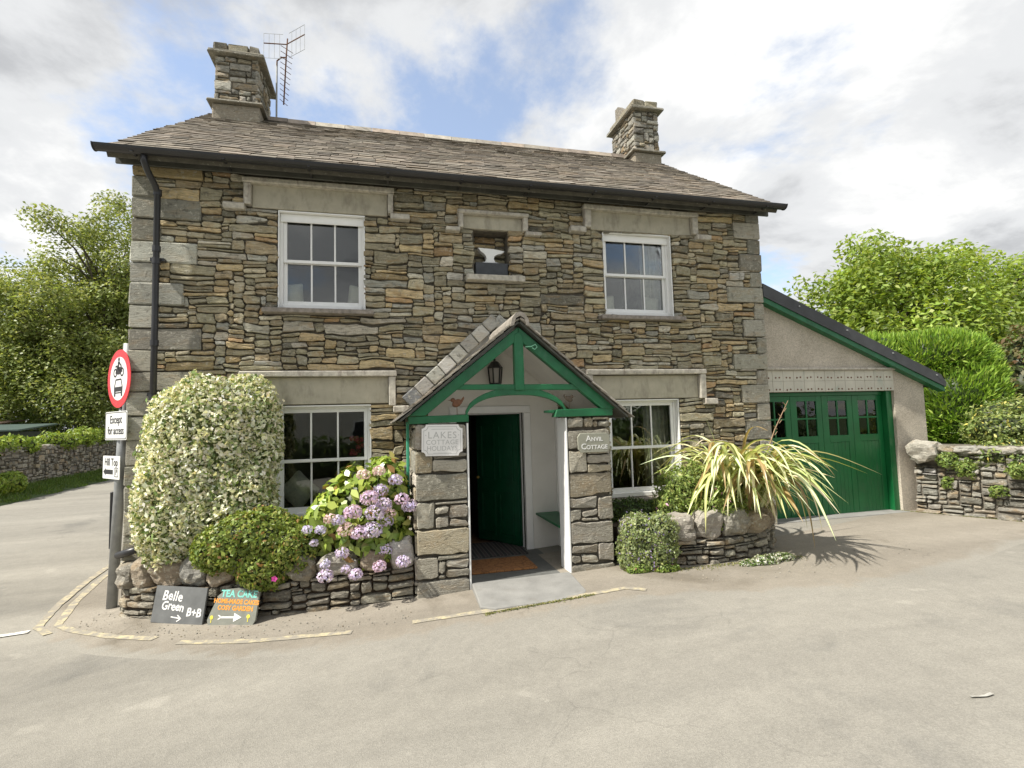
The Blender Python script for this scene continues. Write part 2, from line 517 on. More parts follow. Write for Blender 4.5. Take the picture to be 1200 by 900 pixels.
# ------------------------------------------------------------------ stone laying
PALETTE = [((0.334, 0.302, 0.207), 32), ((0.398, 0.356, 0.246), 28), ((0.254, 0.232, 0.168), 14), ((0.445, 0.351, 0.202), 18),
           ((0.498, 0.464, 0.370), 12), ((0.403, 0.275, 0.151), 5), ((0.360, 0.297, 0.190), 16), ((0.191, 0.178, 0.140), 4), ((0.371, 0.362, 0.308), 9)]
GREY_PALETTE = [((0.30, 0.285, 0.245), 30), ((0.38, 0.36, 0.31), 20), ((0.23, 0.22, 0.19), 25), ((0.16, 0.15, 0.125), 10), ((0.31, 0.27, 0.20), 10)]
def pick(pal):
    tot = sum(w for _, w in pal); r = rng.uniform(0, tot)
    for c, w in pal:
        r -= w
        if r <= 0: break
    k = rng.uniform(0.70, 1.34)
    return tuple(min(0.9, v * k * rng.uniform(0.985, 1.015)) for v in c)

def lay(s0, s1, t0, t1, blocked, us=0.03, ut=0.03, hw=((1, 4), (2, 9), (3, 8), (4, 4), (5, 2.2), (6, .8)), wmin=0.13, wmax=0.68, inside=None):
    """Fill a rectangle with interlocking rubble: list of (s0, s1, t0, t1)."""
    nc, nr = max(1, int(round((s1 - s0) / us))), max(1, int(round((t1 - t0) / ut)))
    us, ut = (s1 - s0) / nc, (t1 - t0) / nr
    occ = np.zeros((nr, nc), dtype=bool)
    for (a, b, c, d) in blocked:
        i0, i1 = int(round((a - s0) / us)), int(round((b - s0) / us))
        j0, j1 = int(round((c - t0) / ut)), int(round((d - t0) / ut))
        occ[max(0, j0):max(0, j1), max(0, i0):max(0, i1)] = True
    if inside is not None:
        for j in range(nr):
            for i in range(nc):
                if not inside(s0 + (i + .5) * us, t0 + (j + .5) * ut): occ[j, i] = True
    out = []
    hs, ws = [h for h, _ in hw], [w for _, w in hw]
    for j in range(nr):
        i = 0
        while i < nc:
            if occ[j, i]:
                i += 1; continue
            run = i
            while run < nc and not occ[j, run]: run += 1
            run -= i
            h = rng.choices(hs, ws)[0]
            wt = rng.uniform(wmin, wmax) * (0.6 + 0.13 * h)
            if rng.random() < 0.2: wt *= 0.5
            w = max(2, int(wt / us))
            if run - w < int(wmin / us): w = run if run * us < wmax * 1.2 else run // 2
            w = min(w, run)
            hh = 1
            while hh < h and j + hh < nr and not occ[j + hh, i:i + w].any(): hh += 1
            occ[j:j + hh, i:i + w] = True
            out.append((s0 + i * us, s0 + (i + w) * us, t0 + j * ut, t0 + (j + hh) * ut))
            i += w
    return out

def stone_geo(rect, fn, back, front, gap=0.008, jit=0.25, bulge=0.010, tilt=0.012):
    """Rough-faced stone on a surface fn(s, t, d) -> xyz."""
    a, b, c, d = rect
    w, h = b - a, d - c
    g = min(gap, .3 * h, .3 * w)
    a += g * rng.uniform(.5, 1.2); b -= g * rng.uniform(.5, 1.2); c += g * rng.uniform(.4, 1.1); d -= g * rng.uniform(.4, 1.1)
    w, h = b - a, d - c
    j = min(0.016, jit * h * 0.5)
    sl1, sl2, sr1, sr2 = (max(0, rng.gauss(.03, .16)) * min(h, .10) for _ in range(4))    # uneven ends
    P = []
    n = 1 + int(w / .13)
    cut = min(h * .38, .030)
    def corner(x, y, sx, sy):
        r1, r2 = cut * rng.uniform(.15, 1.0), cut * rng.uniform(.15, 1.0)
        return (x + sx * r1, y), (x, y + sy * r2)
    p1, p2 = corner(a, c, 1, 1); P += [p2, p1]
    for k in range(1, n + 1): P.append((a + w * (k / (n + 1) + rng.uniform(-.25, .25) / (n + 1)), c + rng.uniform(-j * .3, j)))
    p1, p2 = corner(b, c, -1, 1); P += [p1, p2]
    p1, p2 = corner(b, d, -1, -1); P += [p2, p1]
    for k in range(n, 0, -1): P.append((a + w * (k / (n + 1) + rng.uniform(-.25, .25) / (n + 1)), d - rng.uniform(-j * .3, j)))
    p1, p2 = corner(a, d, 1, -1); P += [p1, p2]
    m = len(P)
    cx, cy = (a + b) / 2, (c + d) / 2
    Q = []
    rot_ = max(-.05, min(.05, rng.gauss(0, .022))) * min(1, .2 / max(w, .1))
    for x, y in P:
        f = (x - a) / max(w, 1e-6)
        lo, hi = sl1 * (1 - f) ** 2 + sr1 * f * f, sl2 * (1 - f) ** 2 + sr2 * f * f
        g_ = (y - c) / max(h, 1e-6)
        Q.append((x + rng.uniform(-.008, .008), y + lo * (1 - g_) - hi * g_ + (x - cx) * rot_))
    P = Q
    tx, ty = rng.uniform(-tilt, tilt) / max(w, .05), rng.uniform(-tilt, tilt) / max(h, .05)
    ins = min(.007, .12 * h)
    V = [fn(x, y, back) for x, y in P]
    def q(x, y, k):
        return cx + (x - cx) * k[0], cy + (y - cy) * k[1]
    V += [fn(x, y, front - ins * .9 + (x - cx) * tx + (y - cy) * ty) for x, y in P]
    k = (1 - 2 * ins / max(w, .02), 1 - 2 * ins / max(h, .02))
    for x, y in P:
        X, Y = q(x, y, k)
        V.append(fn(X, Y, front + (X - cx) * tx + (Y - cy) * ty + rng.uniform(-.3, .5) * ins))
    k2 = (0.45, 0.35)
    V.append(fn(cx + rng.uniform(-.2, .2) * w, cy + rng.uniform(-.15, .15) * h, front + bulge * rng.uniform(0, 1)))
    F = []
    for i in range(m):
        o = (i + 1) % m
        F.append((i, o, m + o, m + i))
        F.append((m + i, m + o, 2 * m + o, 2 * m + i))
        F.append((2 * m + i, 2 * m + o, 3 * m))
    return V, F

def lay_stones(rects, fn, parent, mat, name='stone', pal=PALETTE, limit=300, back=-0.06, proud=(0.0, 0.03), restname='small_stones', score=None, gap=0.008, tonefn=None, bulge=.01):
    """The `limit` largest as parts of their own, the rest as one part."""
    order = sorted(rects, key=score or (lambda r: -(r[1] - r[0]) * (r[3] - r[2])))
    rest = MB()
    for i, r in enumerate(order):
        V, F = stone_geo(r, fn, back, rng.uniform(*proud), gap, bulge=bulge)
        t = tonefn(r) if tonefn else pick(pal)
        if i < limit:
            build(name, V, F, mat, parent, [t] * len(V))
        else:
            rest.add(V, F, t)
    if rest.V:
        rest.build(restname, mat, parent, kind='stuff', use_tone=True)

# icosphere for boulders, heads and cores
def ico(sub=2):
    t = (1 + 5 ** .5) / 2
    V = [Vector(v).normalized() for v in ((-1, t, 0), (1, t, 0), (-1, -t, 0), (1, -t, 0), (0, -1, t), (0, 1, t), (0, -1, -t), (0, 1, -t), (t, 0, -1), (t, 0, 1), (-t, 0, -1), (-t, 0, 1))]
    F = [(0, 11, 5), (0, 5, 1), (0, 1, 7), (0, 7, 10), (0, 10, 11), (1, 5, 9), (5, 11, 4), (11, 10, 2), (10, 7, 6), (7, 1, 8), (3, 9, 4), (3, 4, 2), (3, 2, 6), (3, 6, 8), (3, 8, 9), (4, 9, 5), (2, 4, 11), (6, 2, 10), (8, 6, 7), (9, 8, 1)]
    for _ in range(sub):
        cache, G = {}, []
        def mid(a, b):
            k = (min(a, b), max(a, b))
            if k not in cache:
                cache[k] = len(V); V.append(((V[a] + V[b]) / 2).normalized())
            return cache[k]
        for a, b, c in F:
            x, y, z = mid(a, b), mid(b, c), mid(c, a)
            G += [(a, x, z), (b, y, x), (c, z, y), (x, y, z)]
        F = G
    return V, F
ICO1, ICO2, ICO3 = ico(1), ico(2), ico(3)

from mathutils import noise as mnoise
def boulder(center, size, seed, rz=0.0):
    V0, F = ICO2
    V = []
    o = Vector((seed * 3.17, seed * 1.31, seed * 2.77))
    cz, sz = math.cos(rz), math.sin(rz)
    for v in V0:
        k = 1 + .30 * mnoise.noise(v * 1.3 + o) + .14 * mnoise.noise(v * 3.1 + o)
        p = [max(-.78, min(.78, c)) * 1.2 * k for c in v]
        x, y, z = p[0] * size[0], p[1] * size[1], p[2] * size[2]
        V.append((center[0] + x * cz - y * sz, center[1] + x * sz + y * cz, center[2] + z))
    return V, F

# ------------------------------------------------------------------ ground, road, margins
def sheet(name, xs, ys, mat, dz, kind='structure', tonefn=None):
    V = [(x, y, gz(x) + dz) for y in ys for x in xs]
    nx = len(xs)
    F = [(j * nx + i, j * nx + i + 1, (j + 1) * nx + i + 1, (j + 1) * nx + i) for j in range(len(ys) - 1) for i in range(nx - 1)]
    o = build(name, V, F, mat, None, [tonefn(v) for v in V] if tonefn else None, True)
    o['kind'] = kind
    return o

xs_fine = [-400, -60, -9.4] + [-0.8 + 0.2 * i for i in range(36)] + [9, 14, 60, 400]
sheet('ground', xs_fine, [-400, -40, 0, 60, 400], M_GRASSG, -0.03)
V, F = [], []
xa = [-60, -9.4] + [-0.8 + 0.2 * i for i in range(36)] + [9, 14, 60]
xb = [-9.4] + [-0.8 + 0.2 * i for i in range(36)] + [9, 14]
for xs, ys in ((xa, [-22, -8, -4, 0, 7]), (xb, [7, 30, 70])):
    k = len(V); nx = len(xs)
    V += [(x, y, gz(x)) for y in ys for x in xs]
    F += [(k + j * nx + i, k + j * nx + i + 1, k + (j + 1) * nx + i + 1, k + (j + 1) * nx + i) for j in range(len(ys) - 1) for i in range(nx - 1)]
build('road', V, F, M_ROAD, None, None, True)['kind'] = 'structure'

# dusty pavement margin round the cottage: edge polyline given by y(x)
EDGE = [(-0.95, 1.8), (-0.86, 0.8), (-0.62, -0.05), (-0.2, -0.55), (0.3, -0.95), (0.9, -1.32), (1.6, -1.66), (2.6, -1.93), (3.4, -2.02), (5.4, -2.05), (6.2, -2.25), (7.2, -2.45), (8.4, -2.40), (9.6, -2.1), (10.8, -1.75), (12.2, -1.5), (13.6, -1.6)]
def edge_y(x):
    for (x0, y0), (x1, y1) in zip(EDGE, EDGE[1:]):
        if x0 <= x <= x1: return y0 + (y1 - y0) * (x - x0) / (x1 - x0)
    return EDGE[0][1] if x < EDGE[0][0] else EDGE[-1][1]
xs = [-0.95 + 0.12 * i for i in range(122)]
V, F, T = [], [], []
rows = [-.55, -.35, -.2, -.08, 0.05, .2, .4, .7, 1.1, 1.7]
for x in xs:
    e = edge_y(x)
    for r in rows:
        V.append((x, min(e + r, 2.5), gz(x) + (-.006, .001, .004, .005)[min(3, rows.index(r))]))
        t = max(0, min(1, (r + .55) / .75))
        T.append((t, t, t))
nr = len(rows)
for i in range(len(xs) - 1):
    for j in range(nr - 1):
        F.append((i * nr + j, (i + 1) * nr + j, (i + 1) * nr + j + 1, i * nr + j + 1))
build('pavement', V, F, M_MARGIN, None, T, True)['kind'] = 'structure'

def strip(name, pts, w, mat, dz):
    V, F = [], []
    P = []
    for (x0, y0), (x1, y1) in zip(pts, pts[1:]):
        n = max(2, int(math.hypot(x1 - x0, y1 - y0) / .1))
        for k in range(n): P.append((x0 + (x1 - x0) * k / n, y0 + (y1 - y0) * k / n))
    P.append(pts[-1])
    for i, (x, y) in enumerate(P):
        a, b = P[max(0, i - 1)], P[min(len(P) - 1, i + 1)]
        dx, dy = b[0] - a[0], b[1] - a[1]; l = math.hypot(dx, dy)
        ww = w * rng.uniform(.85, 1.12) / 2
        for s in (-1, 1):
            X, Y = x - s * dy / l * ww, y + s * dx / l * ww
            V.append((X, Y, gz(X) + dz))
    for i in range(len(P) - 1): F.append((2 * i, 2 * i + 2, 2 * i + 3, 2 * i + 1))
    o = build(name, V, F, mat); o['kind'] = 'structure'
    return o
strip('yellow_line', [(-1.15, 3.2), (-0.95, 1.6), (-0.75, 0.6), (-0.5, -0.25), (-0.22, -0.52), (0.3, -0.92), (0.78, -1.2)], .085, M_YELLOW, .010)
strip('yellow_line', [(-1.30, 3.2), (-1.1, 1.6), (-0.9, 0.55), (-0.68, -0.25), (-0.45, -0.52)], .085, M_YELLOW, .010)
strip('yellow_line', [(1.05, -1.42), (1.75, -1.72), (2.65, -1.94)], .085, M_YELLOW, .010)
strip('yellow_line', [(3.2, -1.96), (4.3, -2.04), (5.35, -2.06), (5.52, -2.2)], .085, M_YELLOW, .010)
strip('white_line', [(-1.0, -0.42), (-0.7, -0.36)], .10, M_WLINE, .010)
strip('white_line', [(6.36, -4.62), (6.45, -4.64), (6.52, -4.63)], .02, line_mat('faint_white_paint', (0.42, 0.41, 0.37), (0.275, 0.26, 0.225), 0.42), .010)

# ------------------------------------------------------------------ cottage shell
cottage = empty('cottage', (4.5, 0, 0), 'two storey grey brown rubble stone cottage with slate roof and green timber porch', 'house')
W, ZT, DEP = 9.0, 5.115, 6.82
RIDGE_Y, RIDGE_Z = 3.41, 7.80
EAVE_Y, EAVE_Z = -0.41, 5.10

UL = (1.655, 2.74, 3.375, 4.67); UR = (6.22, 7.366, 3.395, 4.68)
GL = (1.62, 2.80, 0.68, 2.11); GR = (6.20, 7.37, 0.665, 2.11)
NICHE = (4.235, 4.745, 3.92, 4.575)
DOOR = (3.93, 4.88, 0.0, 1.955)
HALL = .05
OPEN = [UL, UR, GL, GR, NICHE, DOOR]

def wall_with_openings(name, x0, x1, z0, z1, y0, y1, openings, mat, parent):
    xs = sorted(set([x0, x1] + [v for o in openings for v in o[:2]]))
    zs = sorted(set([z0, z1] + [v for o in openings for v in o[2:]]))
    mb = MB()
    for i in range(len(xs) - 1):
        j = 0
        while j < len(zs) - 1:
            cx, cz = (xs[i] + xs[i + 1]) / 2, (zs[j] + zs[j + 1]) / 2
            if any(o[0] < cx < o[1] and o[2] < cz < o[3] for o in openings):
                j += 1; continue
            k = j
            while k + 1 < len(zs) - 1 and not any(o[0] < cx < o[1] and o[2] < (zs[k + 1] + zs[k + 2]) / 2 < o[3] for o in openings): k += 1
            mb.box(xs[i], xs[i + 1], y0, y1, zs[j], zs[k + 1])
            j = k + 1
    return mb.build(name, mat, parent)

front_wall = wall_with_openings('front_wall', 0.02, W - 0.02, -0.6, ZT + .03, 0.045, 0.48, [UL, UR, GL, GR, DOOR, (NICHE[0], NICHE[1], NICHE[2], NICHE[3])], M_MORTAR, cottage)
mb = MB(); mb.box(NICHE[0] - .05, NICHE[1] + .05, .28, .47, NICHE[2] - .05, NICHE[3] + .05); mb.build('niche_back', M_MORTAR, cottage)

# gable walls and back wall
def gable_poly(x):
    return [(.48, -.6), (DEP, -.6), (DEP, ZT), (RIDGE_Y, RIDGE_Z - .16), (.48, ZT + .22)]
for nm, xa_, xb_ in (('gable_wall', .05, .45), ('gable_wall', W - .45, W - .05)):
    mb = MB(); mb.prism(gable_poly(0), lambda a, b_, d: (d, a, b_), xa_, xb_)
    gw = mb.build(nm, M_MORTAR, cottage)
    if xa_ < 1: gable_left = gw
mb = MB(); mb.box(.45, W - .45, DEP - .4, DEP, -.6, ZT); mb.build('rear_wall', M_MORTAR, cottage)
# interior: floors, cross walls
mb = MB(); mb.box(.45, W - .45, .48, DEP - .4, -.15, .05); mb.build('ground_floor', M_BOARDS, cottage)
mb = MB(); mb.box(.45, W - .45, .48, DEP - .4, 2.45, 2.72); mb.build('upper_floor', M_BOARDS, cottage)
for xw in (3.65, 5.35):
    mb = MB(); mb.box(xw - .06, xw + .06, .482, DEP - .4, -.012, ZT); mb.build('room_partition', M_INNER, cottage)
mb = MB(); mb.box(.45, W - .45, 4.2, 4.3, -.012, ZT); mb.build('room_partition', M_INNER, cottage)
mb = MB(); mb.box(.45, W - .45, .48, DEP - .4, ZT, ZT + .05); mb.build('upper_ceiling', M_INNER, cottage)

# ---- lintels, hoods, sills (rects blocked for the rubble)
blocked = []
def lintel(x0, x1, z0, z1, hx0, hx1, hz, fz0, fz1, fl, fr, topt=0.075):
    """grey rendered lintel panel with a stone hood mould: top strip, two drops and two feet."""
    mb = MB(); mb.box(x0, x1, -0.005, .06, z0, z1, 0.006); lp = mb.build('lintel_panel', M_PANEL, cottage)
    mb = MB(); mb.box(hx0 - .01, hx1 + .01, -.09, .06, hz - topt, hz, 0.012, rough=.004); mb.build('hood_mould', M_HOOD, lp)
    for a, b_ in ((hx0, x0 - .004), (x1 + .004, hx1)):
        mb = MB(); mb.box(a, b_, -.075, .06, fz1, hz - topt - .001, 0.010, rough=.003); mb.build('hood_drop', M_HOOD, lp)
    for a, b_ in ((fl, hx0 + .02), (hx1 - .04, fr)):
        mb = MB(); mb.box(a, b_, -.095, .06, fz0, fz1 - .001, 0.010, rough=.004); mb.build('hood_foot', M_HOOD, lp)
        blocked.append((a, b_, fz0, fz1))
    blocked.append((hx0, hx1, z0, hz))
lintel(1.345, 3.04, 4.68, 4.985, 1.252, 3.12, 5.055, 4.62, 4.70, 1.02, 3.335)
lintel(6.02, 7.72, 4.69, 4.98, 5.905, 7.83, 5.05, 4.615, 4.70, 5.67, 8.045)
lintel(4.085, 4.945, 4.585, 4.775, 4.01, 5.025, 4.835, 4.51, 4.57, 3.83, 5.22, .06)
lintel(1.32, 3.03, 2.125, 2.475, 1.23, 3.125, 2.55, 2.00, 2.085, 1.0, 3.335)
lintel(5.94, 7.71, 2.125, 2.475, 5.845, 7.82, 2.56, 2.015, 2.11, 5.62, 8.0)
def sill(x0, x1, z0, z1, mat=M_SILL):
    mb = MB(); mb.box(x0, x1, -.13, .2, z0, z1, .01, rough=.003)
    blocked.append((x0, x1, z0, z1))
    return mb.build('sill', mat, cottage)
sill(1.49, 2.85, 3.29, 3.355); sill(6.10, 7.50, 3.305, 3.37); sill(4.10, 4.94, 3.81, 3.895, M_HOOD)
sill(1.50, 2.92, .60, .675); sill(6.08, 7.5, .585, .66)

# ---- quoins at both corners
z = -.25; k = 0
QL = []
qr = random.Random(5)
while z < ZT - .05:
    h = qr.uniform(.235, .31) if k % 2 else qr.uniform(.24, .30)
    if z + h > ZT - .12: h = ZT - z
    wl_ = qr.uniform(.58, .86) if k % 2 else qr.uniform(.22, .33)
    wr_ = qr.uniform(.40, .68) if k % 2 == 0 else qr.uniform(.17, .24)
    dl = .30 if k % 2 else .62
    for side, w_ in ((0, wl_), (1, wr_)):
        x0, x1 = (-.012, w_) if side == 0 else (W - w_, W + .012)
        mb = MB()
        pr_ = qr.uniform(-.026, -.008)
        mb.box(x0 + .004, x1 - .004, pr_, dl, z + .005, z + h - .005, .014, rough=.008)
        t = pick([((0.325, 0.312, 0.255), 5), ((0.275, 0.262, 0.212), 4), ((0.38, 0.37, 0.32), 3)])
        if side == 0 and k > 18: t = (0.40, 0.32, 0.18)
        build('quoin', mb.V, mb.F, M_QUOIN, cottage, [t] * len(mb.V))
        blocked.append((x0, x1, z, z + h))
    z += h; k += 1

# ---- front rubble
PORCH_BLOCK = (3.58, 5.38, -.3, 2.15)
bl = blocked + OPEN + [PORCH_BLOCK, (3.95, 5.05, 2.15, 2.7), (4.25, 4.75, 2.7, 3.0)]
rects = lay(0.0, W, -.3, ZT, bl, 0.03, 0.0277)
def wav(s, t):
    k = min(1, s / .9, (W - s) / .8)
    k = max(0, k)
    t2 = t + k * (.030 * mnoise.noise(Vector((s * 1.3, t * 2.1, 4.4))) + .022 * mnoise.noise(Vector((s * 3.7, t * 6.0, 1.1))))
    s2 = s + k * (.030 * mnoise.noise(Vector((s * 3.0, t * 9.0, 8.2))))
    return s2, t2
def wall_pt(s, t, d):
    s, t = wav(s, t)
    return (s, -d, t)
lay_stones(rects, wall_pt, front_wall, M_STONE, limit=285, back=-.055, proud=(-.014, .022), gap=.0045, bulge=.006)
# back of the niche
rects = lay(NICHE[0], NICHE[1], NICHE[2], NICHE[3], [], .03, .03)
lay_stones(rects, lambda s, t, d: (s, .27 - d, t), cottage, M_STONE, name='niche_stone', limit=60, back=-.02, proud=(0, .02))
# left gable end, seen only from the side
rects = lay(.62, DEP, -.3, RIDGE_Z - .2, [], .05, .045, inside=lambda s, t: t < ZT + .1 + (RIDGE_Z - ZT - .25) * (1 - abs(s - RIDGE_Y) / 3.41))
lay_stones(rects, lambda s, t, d: (-d, s, t), gable_left, M_STONE, limit=0, back=-.055, proud=(-.012, .022), restname='gable_stones')

# ---- window builder
def window(rect, name='window', curtain=None, recess=.10, label=None):
    x0, x1, z0, z1 = rect
    fr = MB()
    y = recess
    # painted reveals then box frame
    t = .045
    for a, b_, c, d in ((x0, x0 + t, z0, z1), (x1 - t, x1, z0, z1)):
        fr.box(a, b_, y, y + .10, c, d, .004)
    fr.box(x0 + t, x1 - t, y, y + .10, z1 - t, z1, .004); fr.box(x0 + t, x1 - t, y - .02, y + .10, z0, z0 + .06, .004)
    w = fr.build(name, M_WHITE, cottage)
    rv = MB()
    rv.box(x0 - .002, x0 + .012, 0.01, y - .002, z0, z1); rv.box(x1 - .012, x1 + .002, 0.01, y - .002, z0, z1)
    rv.box(x0 + .013, x1 - .013, 0.012, y - .002, z1 - .014, z1 + .001)
    rv.build('painted_reveal', M_WHITE, w)
    zm = (z0 + z1) / 2 + .005
    for zz0, zz1, yy, up in ((zm - .02, z1 - t, y + .012, 1), (z0 + .06, zm + .02, y + .055, 0)):
        s = MB()
        a, b_ = x0 + t + .001, x1 - t - .001
        st = .045
        s.box(a, a + st, yy, yy + .04, zz0, zz1, .003); s.box(b_ - st, b_, yy, yy + .04, zz0, zz1, .003)
        s.box(a + st, b_ - st, yy, yy + .04, zz1 - (.045), zz1, .003)
        s.box(a + st, b_ - st, yy, yy + .04, zz0, zz0 + (.04 if up else .065), .003)
        pz0, pz1 = zz0 + (.04 if up else .065), zz1 - .045
        pw = (b_ - a - 2 * st)
        bw = .022
        for k in (1, 2):
            cx = a + st + pw * k / 3
            s.box(cx - bw / 2, cx + bw / 2, yy + .003, yy + .036, pz0, pz1, .003)
        s.build('sash', M_WHITE, w)
        for k in range(3):
            pa = a + st + pw * k / 3 + (bw / 2 if k else 0); pb = a + st + pw * (k + 1) / 3 - (bw / 2 if k < 2 else 0)
            p = MB(); p.box(pa - .002, pb + .002, yy + .016, yy + .021, pz0 - .002, pz1 + .002)
            p.build('pane', M_GLASS, w)
    if curtain:
        for (ca, cb, seed) in curtain:
            V, F = [], []
            n = 40
            for i in range(n + 1):
                s_ = i / n
                X = ca + (cb - ca) * s_
                Y = .345 + .03 * math.sin(s_ * 26 + seed) + .01 * math.sin(s_ * 61)
                V += [(X, Y, z0 + .02), (X, Y, z1 + .05), ]
            for i in range(n): F.append((2 * i, 2 * i + 2, 2 * i + 3, 2 * i + 1))
            c = build('curtain', V, F, M_CURTAIN, w, None, True)
            md = c.modifiers.new('thick', 'SOLIDIFY'); md.thickness = .004
    return w
window(UL); window(UR, curtain=[(7.02, 7.36, 1.0)])
window(GL); window(GR, curtain=[(6.95, 7.36, 2.0)])
# white head boards over the upper frames
for r in (UL, UR):
    mb = MB(); mb.box(r[0] + .015, r[1] - .015, .075, .098, r[3] - .125, r[3] - .016, .004); mb.build('window_head_board', M_WHITE, cottage)

# ---- niche anvil
mb = MB(); mb.box(4.255, 4.73, .03, .26, 3.918, 4.115, .008)
tag(mb.build('stone_block', plain('dark_slate_block', (0.05, 0.055, 0.062), 0.6, .2, 12)), 'dark slate block under the white anvil in the wall niche', 'block')
poly = [(4.355, 4.118), (4.64, 4.118), (4.64, 4.128), (4.56, 4.14), (4.535, 4.19), (4.55, 4.235), (4.60, 4.262), (4.66, 4.275), (4.70, 4.31), (4.60, 4.325), (4.53, 4.335), (4.31, 4.345), (4.34, 4.30), (4.385, 4.27), (4.42, 4.235), (4.43, 4.19), (4.41, 4.145), (4.355, 4.13)]
mb = MB(); mb.prism(poly, lambda a, b_, d: (a, d, b_), .09, .19)
tag(mb.build('anvil', M_WHITE), 'small white painted anvil on a dark block in the wall niche', 'anvil')

# ------------------------------------------------------------------ main roof
sl = math.hypot(RIDGE_Y - EAVE_Y, RIDGE_Z - EAVE_Z)
su = ((RIDGE_Y - EAVE_Y) / sl, (RIDGE_Z - EAVE_Z) / sl)       # up-slope unit (y, z)
sn = (-su[1], su[0])
XE0, XE1 = -.16, 9.11
def roof_pt(x, s, d):
    sag = -.02 * math.sin(math.pi * (x - XE0) / (XE1 - XE0)) * (s / sl) + .012 * mnoise.noise(Vector((x * .9, s * .8, 0)))
    return (x, EAVE_Y + su[0] * s + sn[0] * (d + sag), EAVE_Z + su[1] * s + sn[1] * (d + sag))
def roof_back(x, s, d):
    q = roof_pt(x, s, d); return (q[0], 2 * RIDGE_Y - q[1], q[2])
mb = MB()
for fn in (roof_pt, roof_back):
    V = [fn(x, s, d) for d in (-.10, -.03) for s in (0.03, sl) for x in (XE0 + .03, XE1 - .03)]
    F = [(0, 1, 3, 2), (4, 6, 7, 5), (0, 4, 5, 1), (2, 3, 7, 6), (0, 2, 6, 4), (1, 5, 7, 3)]
    mb.add(V, F, (.075, .07, .055))
roof = mb.build('roof', M_SLATE, cottage, use_tone=True)

SLATE_PAL = [((0.165, 0.140, 0.108), 34), ((0.188, 0.160, 0.125), 26), ((0.143, 0.123, 0.096), 20), ((0.175, 0.142, 0.104), 14), ((0.24, 0.215, 0.175), 3)]
def slate_geo(fn, x0, x1, s0, s1, th, lift):
    j = lambda a: rng.uniform(-a, a)
    g = .004
    V = []
    for dz in (0, 1):
        for s, l in ((s0, lift), (s1, 0.0)):
            for x in (x0 + g, x1 - g):
                V.append(fn(x + j(.004), s + (j(.009) if s == s0 else 0), l + (th if dz else 0.0) + j(.002)))
    F = [(0, 2, 3, 1), (4, 5, 7, 6), (0, 1, 5, 4), (2, 6, 7, 3), (0, 4, 6, 2), (1, 3, 7, 5)]
    return V, F
def slates(fn, x0, x1, length, g0, g1, wmin, wmax, parent, limit, start=0.0, mat=M_SLATE, pal=SLATE_PAL, restname='upper_slates'):
    s = start; items = []
    row = 0
    while s < length - .03:
        g = g0 + (g1 - g0) * s / length
        x = x0 - (rng.uniform(0, wmax * .5) if row % 2 else 0)
        while x < x1:
            w = rng.uniform(wmin, wmax) * (0.75 + .5 * g / g0)
            a, b_ = max(x, x0 + rng.uniform(-.012, .012)), min(x + w, x1 + rng.uniform(-.012, .012))
            if b_ - a > .06 or not items: items.append((a, b_, s - .012, min(length, s + g * 1.55)))
            else:
                q = items[-1]; items[-1] = (q[0], max(q[1], b_), q[2], q[3])
            x += w
        s += g; row += 1
    rest = MB()
    for i, (a, b_, c, d) in enumerate(items):
        th = rng.uniform(.010, .017)
        V, F = slate_geo(fn, a, b_, c, d, th, rng.uniform(.013, .019))
        t = pick(pal)
        if i < limit: build('slate', V, F, mat, parent, [t] * len(V))
        else: rest.add(V, F, t)
    if rest.V: rest.build(restname, mat, parent, kind='stuff', use_tone=True)
slates(roof_pt, XE0, XE1, sl, .165, .10, .15, .32, roof, 290, start=-.02)
# ridge stones
x = .80; mb = None
while x < 8.4:
    w_ = rng.uniform(.42, .58)
    x1_ = min(x + w_, 8.42)
    mb = MB()
    c = roof_pt((x + x1_) / 2, sl, 0)
    pr_ = [(-.17, -.10), (-.10, .015), (0, .06), (.10, .015), (.17, -.10), (.12, -.10), (0, .0), (-.12, -.10)]
    mb.prism([(a, b_) for a, b_ in pr_], lambda a, b_, d: (d, RIDGE_Y + a, c[2] + .02 + b_), x + .004, x1_ - .004)
    t = pick([((0.27, 0.225, 0.18), 3), ((0.31, 0.28, 0.235), 2)])
    build('ridge_stone', mb.V, mb.F, M_SLATE, roof, [t] * len(mb.V))
    x = x1_

# fascia, soffit, gutter, downpipe
mb = MB(); mb.box(-.13, 9.09, -.15, -.12, 5.055, 5.225, .004); mb.build('fascia_board', M_FASCIA, cottage)
mb = MB(); mb.box(-.13, 9.09, -.119, .05, 5.145, 5.165); mb.build('soffit', M_FASCIA, cottage)
prof = [(math.cos(a) * .062, math.sin(a) * .062) for a in [math.pi + math.pi * k / 8 for k in range(9)]]
prof += [(x_ * .9, y_ * .9) for x_, y_ in prof[::-1]]
mb = MB(); mb.prism(prof, lambda a, b_, d: (d, -.42 + a * 1.15, 5.125 + b_ * 1.1), -.22, 9.15)
gut = mb.build('gutter', M_BLACK, cottage)
mb = MB()
for xe in (-.225, 9.147):
    mb.prism([(math.cos(a) * .068, math.sin(a) * .068) for a in [math.pi + math.pi * k / 8 for k in range(9)]], lambda a, b_, d: (d, -.42 + a * 1.15, 5.125 + b_ * 1.1), xe, xe + .012)
mb.build('gutter_end', M_BLACK, gut)
for k in range(10):
    mb = MB(); xx = .15 + k * .96
    mb.box(xx, xx + .03, -.475, -.151, 5.060, 5.072); mb.build('gutter_bracket', M_BLACK, gut)
mb = MB()
mb.tube([(.27, -.40, 5.08), (.27, -.40, 4.99), (.285, -.33, 4.90), (.305, -.17, 4.80), (.313, -.12, 4.72), (.313, -.115, 3.2), (.313, -.115, .9)], .036, 12)
dp = mb.build('downpipe', M_BLACK, cottage, smooth=True)
